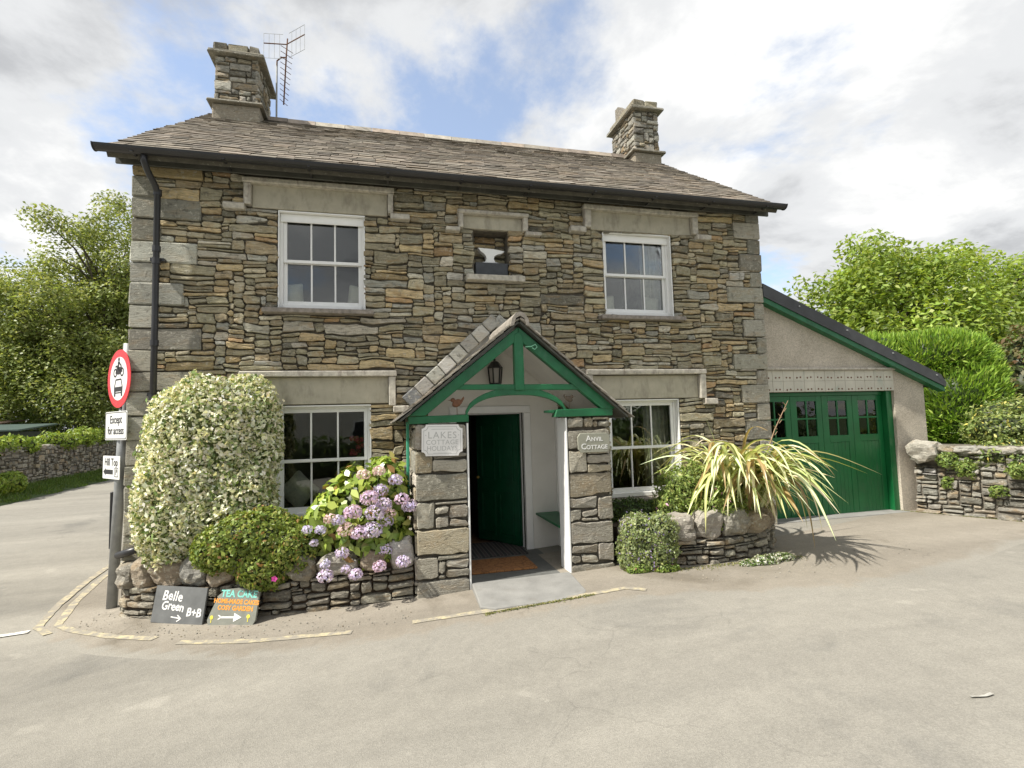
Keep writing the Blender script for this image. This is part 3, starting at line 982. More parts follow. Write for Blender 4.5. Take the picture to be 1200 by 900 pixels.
for zz in (4.70, 4.0, 3.85, 2.85, 2.2, 2.05):
    mb = MB(); mb.tube([(.313, -.115, zz), (.313, -.115, zz + .07)], .046, 12); mb.build('pipe_collar', M_BLACK, dp, smooth=False)
for zz in (3.88, 2.24):
    mb = MB(); mb.box(.24, .39, -.10, -.005, zz + .01, zz + .05); mb.build('pipe_bracket', M_BLACK, dp)
mb = MB(); mb.tube([(-.06, .02, .40), (.08, -.10, .45), (.25, -.13, .50)], .042, 10); mb.build('drain_pipe', M_BLACK, cottage, smooth=True)

# chimneys
def chimney(x0, x1, y0, y1, zb, z_d, z_t, name='chimney'):
    """plinth, drip course, rubble shaft, oversailing cap, top course."""
    mb = MB(); mb.box(x0 + .03, x1 - .03, y0 + .03, y1 - .03, zb - .35, z_t)
    core = mb.build(name, M_MORTAR, cottage)
    mb = MB(); mb.box(x0 - .03, x1 + .03, y0 - .03, y1 + .03, zb - .3, z_d, .02, rough=.008)
    build('plinth', mb.V, mb.F, M_QUOIN, core, [(.30, .265, .21)] * len(mb.V))
    mb = MB(); mb.box(x0 - .10, x1 + .10, y0 - .10, y1 + .10, z_d + .001, z_d + .05, .012, rough=.008)
    build('drip_course', mb.V, mb.F, M_QUOIN, core, [(.25, .235, .195)] * len(mb.V))
    z0, z1 = z_d + .05, z_t - .22
    fns = [((x0, x1), lambda s, t, d: (s, y0 - d, t)), ((y0, y1), lambda s, t, d: (x1 + d, s, t)), ((-x1, -x0), lambda s, t, d: (-s, y1 + d, t)), ((-y1, -y0), lambda s, t, d: (x0 - d, -s, t))]
    for (a, b_), fn in fns:
        rc = lay(a, b_, z0, z1, [], .04, .05, ((1, 3), (2, 5), (3, 4), (4, 2)), .14, .45)
        lay_stones(rc, fn, core, M_STONE, limit=99, back=-.05, proud=(-.02, .02), pal=GREY_PALETTE + [((.27, .22, .15), 12)], bulge=.02)
    mb = MB(); mb.box(x0 - .10, x1 + .10, y0 - .10, y1 + .10, z1 + .001, z1 + .07, .015, rough=.010)
    build('cap_slab', mb.V, mb.F, M_QUOIN, core, [(.24, .225, .185)] * len(mb.V))
    x = x0 - .03
    while x < x1 - .05:
        w_ = min(rng.uniform(.18, .38), x1 + .03 - x)
        mb = MB(); mb.box(x + .004, x + w_ - .004, y0 - .05, y1 + .05, z1 + .071, z_t, .02, rough=.014)
        build('cap_stone', mb.V, mb.F, M_QUOIN, core, [pick([((.30, .275, .205), 2), ((.25, .23, .185), 2)])] * len(mb.V))
        x += w_
    return core
chimney(.06, .79, 2.88, 3.98, 7.35, 7.72, 8.86)
cr = chimney(8.40, 9.00, 2.88, 3.98, 7.35, 7.66, 8.86)
mb = MB(); mb.prism([(3.3, 8.86), (3.95, 8.86), (3.95, 9.28), (3.8, 9.28)], lambda a, b_, d: (d, a, b_), 8.50, 8.62)
build('cap_slate', mb.V, mb.F, M_QUOIN, cr, [(.22, .20, .17)] * len(mb.V))
# ------------------------------------------------------------------ tv aerial
aer = empty('tv_aerial', (1.0, 3.45, 7.8), 'rusty television aerial on a mast beside the taller left chimney', 'aerial')
def at_part(name, pts, r, mat=M_RUST, n=6):
    pts = [(p[0], p[1], p[2] - (.17 if p[2] > 8.3 else 0)) for p in pts]; mb = MB(); mb.tube(pts, r, n); return mb.build(name, mat, aer)
at_part('mast', [(1.0, 3.45, 7.6), (1.0, 3.45, 9.2), ], .018, M_METAL)
at_part('bracket', [(1.0, 3.45, 9.1), (1.01, 3.42, 9.22), (1.1, 3.36, 9.26), (1.2, 3.33, 9.25)], .014)
at_part('boom', [(1.22, 3.30, 9.62), (1.20, 3.30, 9.30), (1.1, 3.62, 8.45)], .014)
for k in range(11):
    t = k / 10
    c = Vector((1.21, 3.30, 9.40)).lerp(Vector((1.1, 3.62, 8.5)), t)
    l = .11 - .04 * t
    at_part('director', [c + Vector((-l, -.02, .05)), c + Vector((l, .02, -.05))], .006, M_RUST, 5)
for s, dx, dy in ((-1, -.42, .05), (1, .38, -.35)):
    at_part('reflector_arm', [(1.20, 3.3, 9.50), (1.20 + dx, 3.3 + dy, 9.50)], .011)
    for zz in (-.30, .20):
        at_part('reflector_rail', [(1.20 + dx * .15, 3.3 + dy * .15, 9.50 + zz), (1.20 + dx, 3.3 + dy, 9.50 + zz)], .004, M_METAL, 5)
    for k in range(4):
        t = .3 + .233 * k
        at_part('reflector_rod', [(1.2 + dx * t, 3.3 + dy * t, 9.20), (1.2 + dx * t, 3.3 + dy * t, 9.70)], .004, M_METAL, 5)

# ------------------------------------------------------------------ porch (part of the cottage)
PY = -1.30
FLOOR = .09
mb = MB()
# white plastered lining of the cottage wall inside the porch, around the door opening
for a, b_, c, d in ((3.55, DOOR[0] - .10, -.1, 2.2), (DOOR[1] + .10, 5.40, -.1, 2.2), (DOOR[0] - .10, DOOR[1] + .10, DOOR[3] + .10, 2.2)):
    mb.box(a, b_, -.012, .046, c, d)
mb.prism([(3.36, 2.2), (5.58, 2.2), (4.47, 3.10)], lambda a, b_, d: (a, d, b_), -.012, .040)
porch = mb.build('porch', M_PLASTER, cottage)
# side walls and front piers: rubble core, plastered inside
mb = MB()
mb.box(3.31, 3.86, PY + .05, PY + .28, -.3, 1.83); mb.box(3.31, 3.53, PY + .28, 0.04, -.3, 1.83); mb.build('pier_core', M_MORTAR, porch)
mb = MB(); mb.box(5.06, 5.57, PY + .05, PY + .28, -.3, 1.86); mb.box(5.36, 5.57, PY + .28, 0.04, -.3, 1.86); mb.build('pier_core', M_MORTAR, porch)
mb = MB()
mb.box(3.862, 3.882, PY - .005, PY + .31, -.04, 1.83, .003); mb.box(3.531, 3.861, PY + .282, PY + .31, -.04, 1.83); mb.box(3.531, 3.548, PY + .31, -.013, -.04, 1.83)
mb.build('porch_lining', M_WHITE, porch)
mb = MB(); mb.box(5.038, 5.058, PY - .005, PY + .31, -.04, 1.86, .003); mb.box(5.059, 5.359, PY + .282, PY + .31, -.04, 1.86); mb.box(5.342, 5.359, PY + .31, -.013, -.04, 1.86)
mb.build('porch_lining', M_WHITE, porch)
PIER_PAL = [((.36, .335, .275), 5), ((.31, .29, .24), 5), ((.40, .375, .32), 3), ((.34, .30, .22), 2)]
def pier(x0, x1, ztop, seed):
    r = random.Random(seed)
    z = -.12
    big = True
    while z < ztop - .02:
        if big:
            h = min(r.uniform(.24, .31), ztop - z)
            if ztop - z - h < .08: h = ztop - z
            rects = [(x0, x1, z, z + h)]
        else:
            h = min(r.uniform(.22, .30), ztop - z)
            if ztop - z - h < .08: h = ztop - z
            wq = r.uniform(.18, .24)
            s = r.random() < .5
            if x0 < 4: s = True
            qx = (x0, x0 + wq) if s else (x1 - wq, x1)
            rects = [(qx[0], qx[1], z, z + h)]
            a, b_ = (x0 + wq, x1) if s else (x0, x1 - wq)
            rects += lay(a, b_, z, z + h, [], .03, .05, ((1, 2), (2, 5), (3, 3)), .16, .45)
        for q in rects:
            V, F = stone_geo(q, lambda a, b_, d: (a, PY - d, b_), -.06, r.uniform(.0, .015), .009, bulge=.012)
            build('pier_stone', V, F, M_QUOIN, porch, [pick(PIER_PAL)] * len(V))
        # outer side of the same course
        sx = x0 if x0 < 4 else x1
        for q in lay(PY + .02, -.02, z, z + h, [], .05, .05, ((2, 2), (3, 4), (5, 3)), .2, .5):
            V, F = stone_geo(q, (lambda a, b_, d: (sx - d, a, b_)) if x0 < 4 else (lambda a, b_, d: (sx + d, a, b_)), -.02, r.uniform(.0, .012), .009)
            build('side_stone', V, F, M_QUOIN, porch, [pick(PIER_PAL)] * len(V))
        z += h; big = not big
pier(3.285, 3.862, 1.83, 3)
pier(5.058, 5.60, 1.865, 9)
# teal trim board on the left flank of the porch
mb = MB(); mb.box(3.225, 3.255, -.75, -.60, .9, 1.86, .004); mb.build('trim_board', M_TEAL, porch)
# floor, threshold, ramp slab
mb = MB(); mb.box(3.55, 5.34, PY + .31, .44, -.2, FLOOR - .03); mb.box(3.883, 5.037, PY - .01, PY + .309, -.2, FLOOR - .03); mb.build('porch_floor', M_TILE, porch)
V = []
for zt in (0, 1):
    for (x, y, zz) in ((3.885, PY + .02, .052), (5.035, PY + .02, .066), (4.98, -1.93, .055), (4.88, -2.07, .045), (4.0, -2.04, .018), (3.86, -1.93, .012)):
        V.append((x, y, zz + .012 if zt else -.2))
F = [(5, 4, 3, 2, 1, 0), (6, 7, 8, 9, 10, 11)] + [(i, (i + 1) % 6, 6 + (i + 1) % 6, 6 + i) for i in range(6)]
slab = build('ramp_slab', V, F, M_SLAB, porch)
bv = slab.modifiers.new('bevel', 'BEVEL'); bv.width = .012; bv.segments = 2; bv.limit_method = 'ANGLE'
# bench on the right
mb = MB(); mb.box(5.02, 5.341, PY + .312, -.014, .52, .55, .004); mb.build('bench_board', M_GREEN, porch)
# green timber truss
def timber(poly, y0=PY - .02, y1=PY + .06, name='beam', mat=M_GREEN):
    mb = MB(); mb.prism(poly, lambda a, b_, d: (a, d, b_), y0, y1)
    o = mb.build(name, mat, porch)
    bv = o.modifiers.new('bevel', 'BEVEL'); bv.width = .006; bv.segments = 1; bv.limit_method = 'ANGLE'
    return o
AX, AZ = 4.485, 2.93
EL, ER, EZ = 3.20, 5.70, 1.875
timber([(3.215, 1.832), (3.885, 1.842), (3.885, 1.925), (3.215, 1.915)], PY - .03, PY + .10, 'wall_plate')
timber([(4.90, 1.868), (5.64, 1.872), (5.64, 1.965), (4.93, 1.958)], PY - .03, PY + .10, 'wall_plate')
timber([(4.79, 1.922), (4.90, 1.915), (4.93, 1.957), (4.79, 1.948)], PY - .0, PY + .05, 'plate_end')
def rafter(ex, ez, side):
    dx, dz = AX - ex, AZ - ez
    l = math.hypot(dx, dz); nx, nz = dz / l * side, -dx / l * side
    if nz > 0: nx, nz = -nx, -nz
    w_ = .115
    a = (ex, ez); b_ = (AX, AZ)
    timber([a, b_, (AX, AZ - w_ / abs(dx / l)), (ex + (w_ / abs(dz / l)) * (1 if side < 0 else -1), ez)], PY - .045 + (.004 if side > 0 else 0), PY + .05, 'rafter')
rafter(EL + .02, 1.92, -1); rafter(ER - .02, 1.955, 1)
timber([(4.43, 2.19), (4.54, 2.19), (4.54, AZ - .10), (4.485, AZ - .06), (4.43, AZ - .10)], PY - .05, PY + .04, 'king_post')
timber([(3.70, 2.205), (5.24, 2.185), (5.20, 2.255), (3.76, 2.265)], PY - .03, PY + .03, 'collar_beam')
top, bot = [], []
for k in range(25):
    t = -1 + 2 * k / 24
    X = 4.455 + .60 * t
    Zc = 1.90 + .235 * (max(0, 1 - abs(t) ** 2.6)) ** .62
    th = .062 + .055 * (1 - abs(t)) ** 2
    top.append((X, Zc + th)); bot.append((X, Zc))
timber(top + bot[::-1], PY - .022, PY + .035, 'arched_brace')
# porch roof
PZ0, PYF, PYB = 0, PY - .13, -.02
def slope_fn(ex, ez, ax, az):
    dx, dz = ax - ex, az - ez
    l = math.hypot(dx, dz); ux, uz = dx / l, dz / l
    nx, nz = (-uz, ux) if dx > 0 else (uz, -ux)
    return (lambda y, s, d: (ex + ux * s + nx * d, y, ez + uz * s + nz * d)), l
fl, ll = slope_fn(3.10, 1.87, AX, 3.005)
frr, lr = slope_fn(5.83, 1.855, AX, 3.005)
for fn, ln in ((fl, ll), (frr, lr)):
    mb = MB()
    V = [fn(y, s, d) for d in (-.055, -.031) for s in (.16, ln) for y in (PY + .07, PYB)]
    mb.add(V, [(0, 1, 3, 2), (4, 6, 7, 5), (0, 4, 5, 1), (2, 3, 7, 6), (0, 2, 6, 4), (1, 5, 7, 3)], (.2, .18, .15))
    mb.build('porch_ceiling', M_PLASTER, porch)
    mb = MB()
    V = [fn(y, s, d) for d in (-.030, -.008) for s in (.02, ln) for y in (PYF + .03, PYB)]
    mb.add(V, [(0, 1, 3, 2), (4, 6, 7, 5), (0, 4, 5, 1), (2, 3, 7, 6), (0, 2, 6, 4), (1, 5, 7, 3)], (.2, .18, .15))
    mb.build('porch_roof_boards', M_FASCIA, porch)
    slates(lambda x, s, d, fn=fn: fn(x, s, d), PYF, PYB, ln, .150, .115, .16, .34, porch, 400, start=-.03, pal=[((0.27, 0.25, 0.21), 30), ((0.31, 0.285, 0.24), 22), ((0.21, 0.195, 0.165), 20), ((0.28, 0.24, 0.19), 12)])
for k in range(4):
    y0 = PYF - .02 + k * .345; y1 = y0 + .34
    prof = [(-.115, -.105), (-.095, -.01), (-.05, .05), (0, .068), (.05, .05), (.095, -.01), (.115, -.105), (.075, -.09), (.05, -.01), (0, .02), (-.05, -.01), (-.075, -.09)]
    mb = MB(); mb.prism(prof, lambda a, b_, d: (AX + a, d, 3.02 + b_), y0, min(y1, -.13))
    build('ridge_tile', mb.V, mb.F, M_SLATE, porch, [(.26, .235, .20)] * len(mb.V))
# stone copings climbing the wall over the porch
for ex, side in ((3.25, 1), (5.72, -1)):
    n = 8
    for k in range(n):
        a0, a1 = k / n + .004, (k + 1) / n - .004
        p = []
        A, B = Vector((ex, 2.13)), Vector((4.50, 3.29))
        d = (B - A); u = d.normalized(); nn = Vector((-u.y, u.x)) if side > 0 else Vector((u.y, -u.x))
        q0, q1 = A + d * a0, A + d * a1
        poly = [tuple(q0 - nn * .10), tuple(q1 - nn * .10), tuple(q1 + nn * .075), tuple(q0 + nn * .075)]
        mb = MB(); mb.prism(poly, lambda a, b_, e: (a, e, b_), -.115 - rng.uniform(0, .012), -.022)
        mb.V = [(v[0] + rng.uniform(-.006, .006), v[1], v[2] + rng.uniform(-.006, .006)) for v in mb.V]
        t = (.20, .205, .21) if k == 0 else pick([((.48, .47, .43), 3), ((.43, .42, .385), 2)])
        o = build('coping_stone', mb.V, mb.F, M_QUOIN, porch, [t] * len(mb.V))
        bv = o.modifiers.new('bevel', 'BEVEL'); bv.width = .01; bv.segments = 1
# door frame and open door
mb = MB()
mb.box(DOOR[0] - .10, DOOR[0], -.03, .11, 0, DOOR[3], .006); mb.box(DOOR[1], DOOR[1] + .10, -.03, .11, 0, DOOR[3], .006); mb.box(DOOR[0] - .10, DOOR[1] + .10, -.031, .11, DOOR[3] + .001, DOOR[3] + .10, .006)
mb.build('door_frame', M_WHITE, porch)
mb = MB()
mb.box(DOOR[0], DOOR[0] + .012, .111, .475, 0, DOOR[3] - .013); mb.box(DOOR[1] - .012, DOOR[1], .111, .475, 0, DOOR[3] - .013); mb.box(DOOR[0], DOOR[1], .111, .475, DOOR[3] - .012, DOOR[3])
mb.build('door_lining', M_WHITE, porch)
ha = math.radians(122)           # hinged on the right jamb, swung into the hall
hx, hy = DOOR[1] - .02, .13
du, dn = Vector((math.cos(ha), math.sin(ha))), Vector((-math.sin(ha), math.cos(ha)))
def dpt(a, b_, d):
    return (hx + du.x * a + dn.x * d, hy + du.y * a + dn.y * d, b_)
mb = MB(); mb.prism([(0, .08), (.88, .08), (.88, 1.94), (0, 1.94)], dpt, -.0, .045)
door = mb.build('door', M_DOOR, cottage)
for (a, b_, c, d) in ((.10, .40, .18, .80), (.48, .78, .18, .80), (.10, .40, .98, 1.80), (.48, .78, .98, 1.80)):
    mb = MB()
    for q in (((a, c), (b_, c), (b_ - .03, c + .03), (a + .03, c + .03)), ((a, d), (b_, d), (b_ - .03, d - .03), (a + .03, d - .03)), ((a, c), (a + .03, c + .03), (a + .03, d - .03), (a, d)), ((b_, c), (b_ - .03, c + .03), (b_ - .03, d - .03), (b_, d))):
        mb.prism(list(q), dpt, .045, .062)
    mb.build('door_panel', M_DOOR, door)
c = dpt(.83, 1.0, .075)
mb = MB(); mb.add([(c[0] + v.x * .028, c[1] + v.y * .028, c[2] + v.z * .028) for v in ICO1[0]], ICO1[1])
mb.build('handle', plain('brass', (.5, .33, .1), .3, .1, 5, metallic=.9), door, smooth=True)

# mats
def mat_stripes():
    m, nt, b, out = nodes('striped_mat')
    p = pos(nt)
    w_ = N(nt, 'ShaderNodeTexWave', Scale=3.2, Distortion=0.4); w_.bands_direction = 'X'
    nt.links.new(p, w_.inputs['Vector'])
    nt.links.new(ramp(nt, w_.outputs['Fac'], [(0.2, (0.03, 0.03, 0.032)), (0.55, (0.14, 0.13, 0.12)), (0.8, (0.06, 0.05, 0.05))]), b.inputs['Base Color'])
    b.inputs['Roughness'].default_value = .95
    return m
def mat_coir():
    m, nt, b, out = nodes('coir_mat')
    p = pos(nt)
    v = N(nt, 'ShaderNodeTexVoronoi', Scale=12.0, feature='DISTANCE_TO_EDGE'); nt.links.new(p, v.inputs['Vector'])
    f = noise(nt, p, 90, 4)
    base = ramp(nt, f, [(.3, (.19, .085, .028)), (.7, (.36, .165, .06))])
    nt.links.new(mixc(nt, ramp(nt, v.outputs['Distance'], [(.03, .55), (.08, 0.)]), base, (.08, .035, .012)), b.inputs['Base Color'])
    b.inputs['Roughness'].default_value = 1.0
    bump(nt, b, f, .8, .01)
    return m
mb = MB(); mb.box(3.885, 4.74, -.985, -.42, .0605, .085, .006)
tag(mb.build('doormat', mat_coir()), 'orange brown coir doormat inside the porch before the door', 'doormat')
mb = MB(); mb.box(3.95, 4.83, -.26, .55, .0608, .073, .004)
tag(mb.build('hall_mat', mat_stripes()), 'dark grey striped mat in the open doorway', 'mat')

# ------------------------------------------------------------------ lettering helper
def text_geo(txt, size, extrude=.001, spacing=1.0, shear=0.0, bold=0.0, align='CENTER'):
    cu = bpy.data.curves.new('lettering', 'FONT')
    cu.body = txt; cu.size = size; cu.extrude = extrude; cu.align_x = align; cu.align_y = 'CENTER'
    cu.space_character = spacing; cu.shear = shear; cu.offset = bold; cu.resolution_u = 3
    o = bpy.data.objects.new('lettering', cu); COL.objects.link(o)
    dg = bpy.context.evaluated_depsgraph_get(); dg.update()
    me = bpy.data.meshes.new_from_object(o.evaluated_get(dg))
    V = [tuple(v.co) for v in me.vertices]; F = [tuple(p.vertices) for p in me.polygons]
    bpy.data.objects.remove(o); bpy.data.curves.remove(cu); bpy.data.meshes.remove(me)
    return V, F
def put_text(txt, size, fn, mat, parent, name='lettering', sx=1.0, at=(0, 0), rot=0.0, jitter=0.0, **kw):
    """fn(a, b, d): a right, b up, d off the face."""
    V, F = text_geo(txt, size, **kw)
    c, s = math.cos(rot), math.sin(rot)
    out_ = []
    for x, y, z in V:
        x *= sx
        y += jitter * mnoise.noise(Vector((x * 12, 7.7, 0)))
        out_.append(fn(at[0] + x * c - y * s, at[1] + x * s + y * c, z + .002))
    return build(name, out_, F, mat, parent)

M_CHALK = plain('chalk_white', (.78, .78, .76), .95, .1, 40)
M_PRINT = plain('grey_print', (.50, .50, .485), .9, .05, 20)
M_BLKP = plain('black_print', (.02, .02, .02), .6, .05, 20)
M_RED = plain('sign_red', (.66, .022, .03), .4, .05, 8)
M_SIGNW = plain('sign_white', (.74, .74, .72), .4, .05, 8)

# plaque on the left pier
def pl_fn(a, b_, d):
    r = math.radians(-1.0); c, s = math.cos(r), math.sin(r)
    return (3.582 + a * c - b_ * s, PY - .030 - d, 1.648 + a * s + b_ * c)
def notched(w, h, r, n=5):
    P = []
    for cx, cy, a0 in ((w, h, 270), (-w, h, 360), (-w, -h, 450), (w, -h, 540)):
        for k in range(n + 1):
            a = math.radians(a0 - 90 * k / n) 
            P.append((cx + r * math.cos(a), cy + r * math.sin(a)))
    return P
mb = MB(); mb.prism(notched(.225, .172, .045), pl_fn, 0, .014)
pq = mb.build('plaque', plain('plaque_enamel', (.80, .79, .77), .45, .03, 10))
tag(pq, 'white plaque with cut corners and faint grey lettering on left porch pier', 'plaque')
mb = MB()
o_, i_ = notched(.205, .152, .045), notched(.200, .147, .045)
n = len(o_)
V = [pl_fn(a, b_, .0155) for a, b_ in o_] + [pl_fn(a, b_, .0155) for a, b_ in i_]
mb.add(V, [(k, (k + 1) % n, n + (k + 1) % n, n + k) for k in range(n)])
mb.build('border_line', M_PRINT, pq)
f2 = lambda a, b_, d: pl_fn(a, b_, d + .013)
put_text('LAKES', .105, f2, M_PRINT, pq, at=(0, .052), spacing=1.15)
put_text('COTTAGE', .075, f2, M_PRINT, pq, at=(0, -.025), spacing=1.05)
put_text('HOLIDAYS', .075, f2, M_PRINT, pq, at=(0, -.092), sx=.95)
mb = MB(); mb.prism([(-.12, .118), (.12, .118), (.12, .123), (-.12, .123)], f2, 0, .002); mb.prism([(-.10, -.142), (.10, -.142), (.10, -.138), (-.10, -.138)], f2, 0, .002)
mb.prism([(-.185, .05), (-.175, .05), (-.175, .06), (-.185, .06)], f2, 0, .002); mb.prism([(.175, .05), (.185, .05), (.185, .06), (.175, .06)], f2, 0, .002)
mb.build('rule_lines', M_PRINT, pq)

# slate name sign on the right pier
def nm_fn(a, b_, d): return (5.372 + a, PY - .028 - d, 1.556 + b_)
oct_ = [(-.20, -.075), (-.165, -.115), (.165, -.115), (.205, -.075), (.205, .075), (.165, .112), (-.17, .115), (-.205, .07)]
mb = MB(); mb.prism(oct_, nm_fn, 0, .022)
ns = mb.build('name_sign', plain('sign_slate', (.30, .30, .24), .7, .12, 8, .1, 40))
bv = ns.modifiers.new('bevel', 'BEVEL'); bv.width = .006; bv.segments = 2
tag(ns, 'green grey slate house name sign with white lettering on right porch pier', 'sign')
f3 = lambda a, b_, d: nm_fn(a, b_, d + .022)
for big, rest, y, x in (('A', 'NVIL', .048, -.10), ('C', 'OTTAGE', -.045, -.165)):
    put_text(big, .095, f3, M_CHALK, ns, at=(x, y), align='LEFT', bold=.0008)
    put_text(rest, .068, f3, M_CHALK, ns, at=(x + .066, y - .010), align='LEFT', spacing=1.02, bold=.0008)

# lantern
lan = empty('wall_lantern', (4.46, -.13, 2.35), 'black carriage lantern on the cream wall inside the porch gable', 'lantern')
def hexring(r, z, rot=0.0): return [(4.46 + r * math.cos(math.pi / 3 * k + rot), -.15 + r * math.sin(math.pi / 3 * k + rot), z) for k in range(6)]
def loft(rings):
    V, F = [], []
    n = len(rings[0])
    for r in rings: V += r
    for i in range(len(rings) - 1):
        for k in range(n): F.append((i * n + k, i * n + (k + 1) % n, (i + 1) * n + (k + 1) % n, (i + 1) * n + k))
    F.append(tuple(range(n - 1, -1, -1))); F.append(tuple((len(rings) - 1) * n + k for k in range(n)))
    return V, F
mb = MB(); mb.add(*loft([hexring(.105, 2.565), hexring(.11, 2.58), hexring(.05, 2.66), hexring(.012, 2.675), hexring(.010, 2.70)])); mb.build('lantern_roof', M_BLACK, lan)
mb = MB(); mb.add(*loft([hexring(.05, 2.33), hexring(.085, 2.345), hexring(.085, 2.36), hexring(.075, 2.365)])); mb.build('lantern_base', M_BLACK, lan)
for k in range(6):
    mb = MB(); a, b_ = hexring(.078, 2.362)[k], hexring(.098, 2.567)[k]; mb.tube([a, b_], .011, 5); mb.build('lantern_bar', M_BLACK, lan)
    a1, b1 = hexring(.072, 2.366)[k], hexring(.072, 2.366)[(k + 1) % 6]; a2, b2 = hexring(.09, 2.566)[k], hexring(.09, 2.566)[(k + 1) % 6]
    build('lantern_pane', [a1, b1, b2, a2], [(0, 1, 2, 3)], plain('frosted_glass', (.42, .40, .38), .25, .05, 5) if k == 0 else MATS['frosted_glass'], lan)
mb = MB(); mb.box(4.435, 4.485, -.055, -.013, 2.40, 2.62, .004); mb.tube([(4.46, -.05, 2.60), (4.46, -.10, 2.71), (4.46, -.15, 2.69)], .010, 6); mb.build('lantern_bracket', M_BLACK, lan)

# two little rusty birds on the beam
def bird(x, z, mat, label, s=1.0, flip=1):
    e = empty('bird_ornament', (x, PY, z - .12), label, 'ornament')
    V = []
    for v in ICO2[0]:
        X, Z = v.x * .055 * s, v.z * .045 * s
        Z += .02 * s * max(0, -v.x) * 0
        V.append((x + X * flip, PY + .01 + v.y * .02 * s, z + Z + .25 * X))
    build('body', V, ICO2[1], mat, e, None, True)
    V = [(x + (-.045 + v.x * .028) * s * flip, PY + .01 + v.y * .016 * s, z + (.035 + v.z * .026) * s) for v in ICO1[0]]
    build('head', V, ICO1[1], mat, e, None, True)
    mb = MB(); mb.prism([(x - .07 * s * flip, z + .04 * s), (x - .105 * s * flip, z + .033 * s), (x - .07 * s * flip, z + .028 * s)], lambda a, b_, d: (a, d, b_), PY + .006, PY + .014); mb.build('beak', mat, e)
    mb = MB(); mb.prism([(x + .035 * s * flip, z + .02 * s), (x + .075 * s * flip, z + .075 * s), (x + .085 * s * flip, z + .055 * s), (x + .05 * s * flip, z - .01 * s)], lambda a, b_, d: (a, d, b_), PY + .004, PY + .016); mb.build('tail', mat, e)
    mb = MB(); mb.tube([(x, PY + .01, z - .03 * s), (x, PY + .01, z - .13)], .004, 5); mb.build('stake', mat, e)
bird(3.76, 2.055, M_RUST, 'rusty brown bird ornament on a stake at the left of the porch arch')
bird(5.10, 2.08, plain('dark_bronze', (.10, .075, .05), .6, .2, 10), 'small dark bird ornament at the right of the porch arch', .8, -1)
mb = MB(); mb.tube([(4.56, PY - .06, 2.69), (4.63, PY - .07, 2.695), (4.68, PY - .07, 2.72), (4.70, PY - .07, 2.69), (4.67, PY - .07, 2.66), (4.64, PY - .07, 2.68)], .006, 5)
tag(mb.build('wire_hook', plain('pale_green_wire', (.25, .6, .4), .5, .1, 5)), 'pale green twisted wire tied near the top of the king post', 'wire')

# cushions and things behind the panes
def cushion(name, c, w, h, t, tilt, label, mat=M_CUSHION, cat='cushion', yaw=0.0):
    V = []
    for v in ICO3[0]:
        p = [math.copysign(abs(q) ** .30, q) for q in v]
        X, Z = p[0] * w / 2 * (.86 + .14 * abs(p[2]) ** 2), p[2] * h / 2 * (.88 + .12 * abs(p[0]) ** 2)
        edge = (1 - abs(p[0]) ** 3) * (1 - abs(p[2]) ** 3)
        Y = v.y * t / 2 * (.25 + .75 * edge)
        X, Z = X * math.cos(tilt) - Z * math.sin(tilt), X * math.sin(tilt) + Z * math.cos(tilt)
        X, Y = X * math.cos(yaw) - Y * math.sin(yaw), X * math.sin(yaw) + Y * math.cos(yaw)
        V.append((c[0] + X, c[1] + Y, c[2] + Z))
    return tag(build(name, V, ICO3[1], mat, None, None, True), label, cat)
mb = MB()
for r in (UL, UR, GL, GR):
    mb = MB(); mb.box(r[0] - .05, r[1] + .05, .26, .72, r[2] - .05, r[2] + .03, .005); mb.build('window_board', M_WHITE, cottage)
cushion('cushion', (1.79, .30, 3.60), .30, .37, .12, .06, 'cream cushion at the left of the upper left window')
cushion('cushion', (2.63, .30, 3.60), .28, .37, .12, -.12, 'cream cushion at the right of the upper left window')
cushion('cushion', (6.37, .30, 3.60), .30, .34, .12, .06, 'cream cushion at the left of the upper right window')
cushion('cushion', (7.12, .285, 3.59), .30, .35, .10, -.10, 'cream cushion by the curtain of the upper right window')
cushion('cushion', (1.86, .36, 1.0), .42, .42, .14, .78, 'pale cushion standing on its corner in the lower left window', M_CURTAIN)
# pot of red flowers, made up for a blurred reddish shape in the pane
fp = empty('red_ornament', (2.62, .45, .71), 'reddish ornament made up for a blurred shape in the lower left window', 'flower pot')
mb = MB(); mb.tube([(2.60, .47, .712), (2.60, .47, 1.40)], [.07, .09], 12); mb.build('pot', M_CREAM, fp)
V = []
for k in range(14):
    c = Vector((2.60 + rng.uniform(-.08, .08), .47 + rng.uniform(-.06, .06), 1.50 + rng.uniform(-.08, .16)))
    mb = MB(); mb.add([tuple(c + v * rng.uniform(.03, .045)) for v in ICO1[0]], ICO1[1]); mb.build('bloom', MATS.get('bloom') or plain('bloom', (.45, .05, .07), .8, .3, 30), fp)

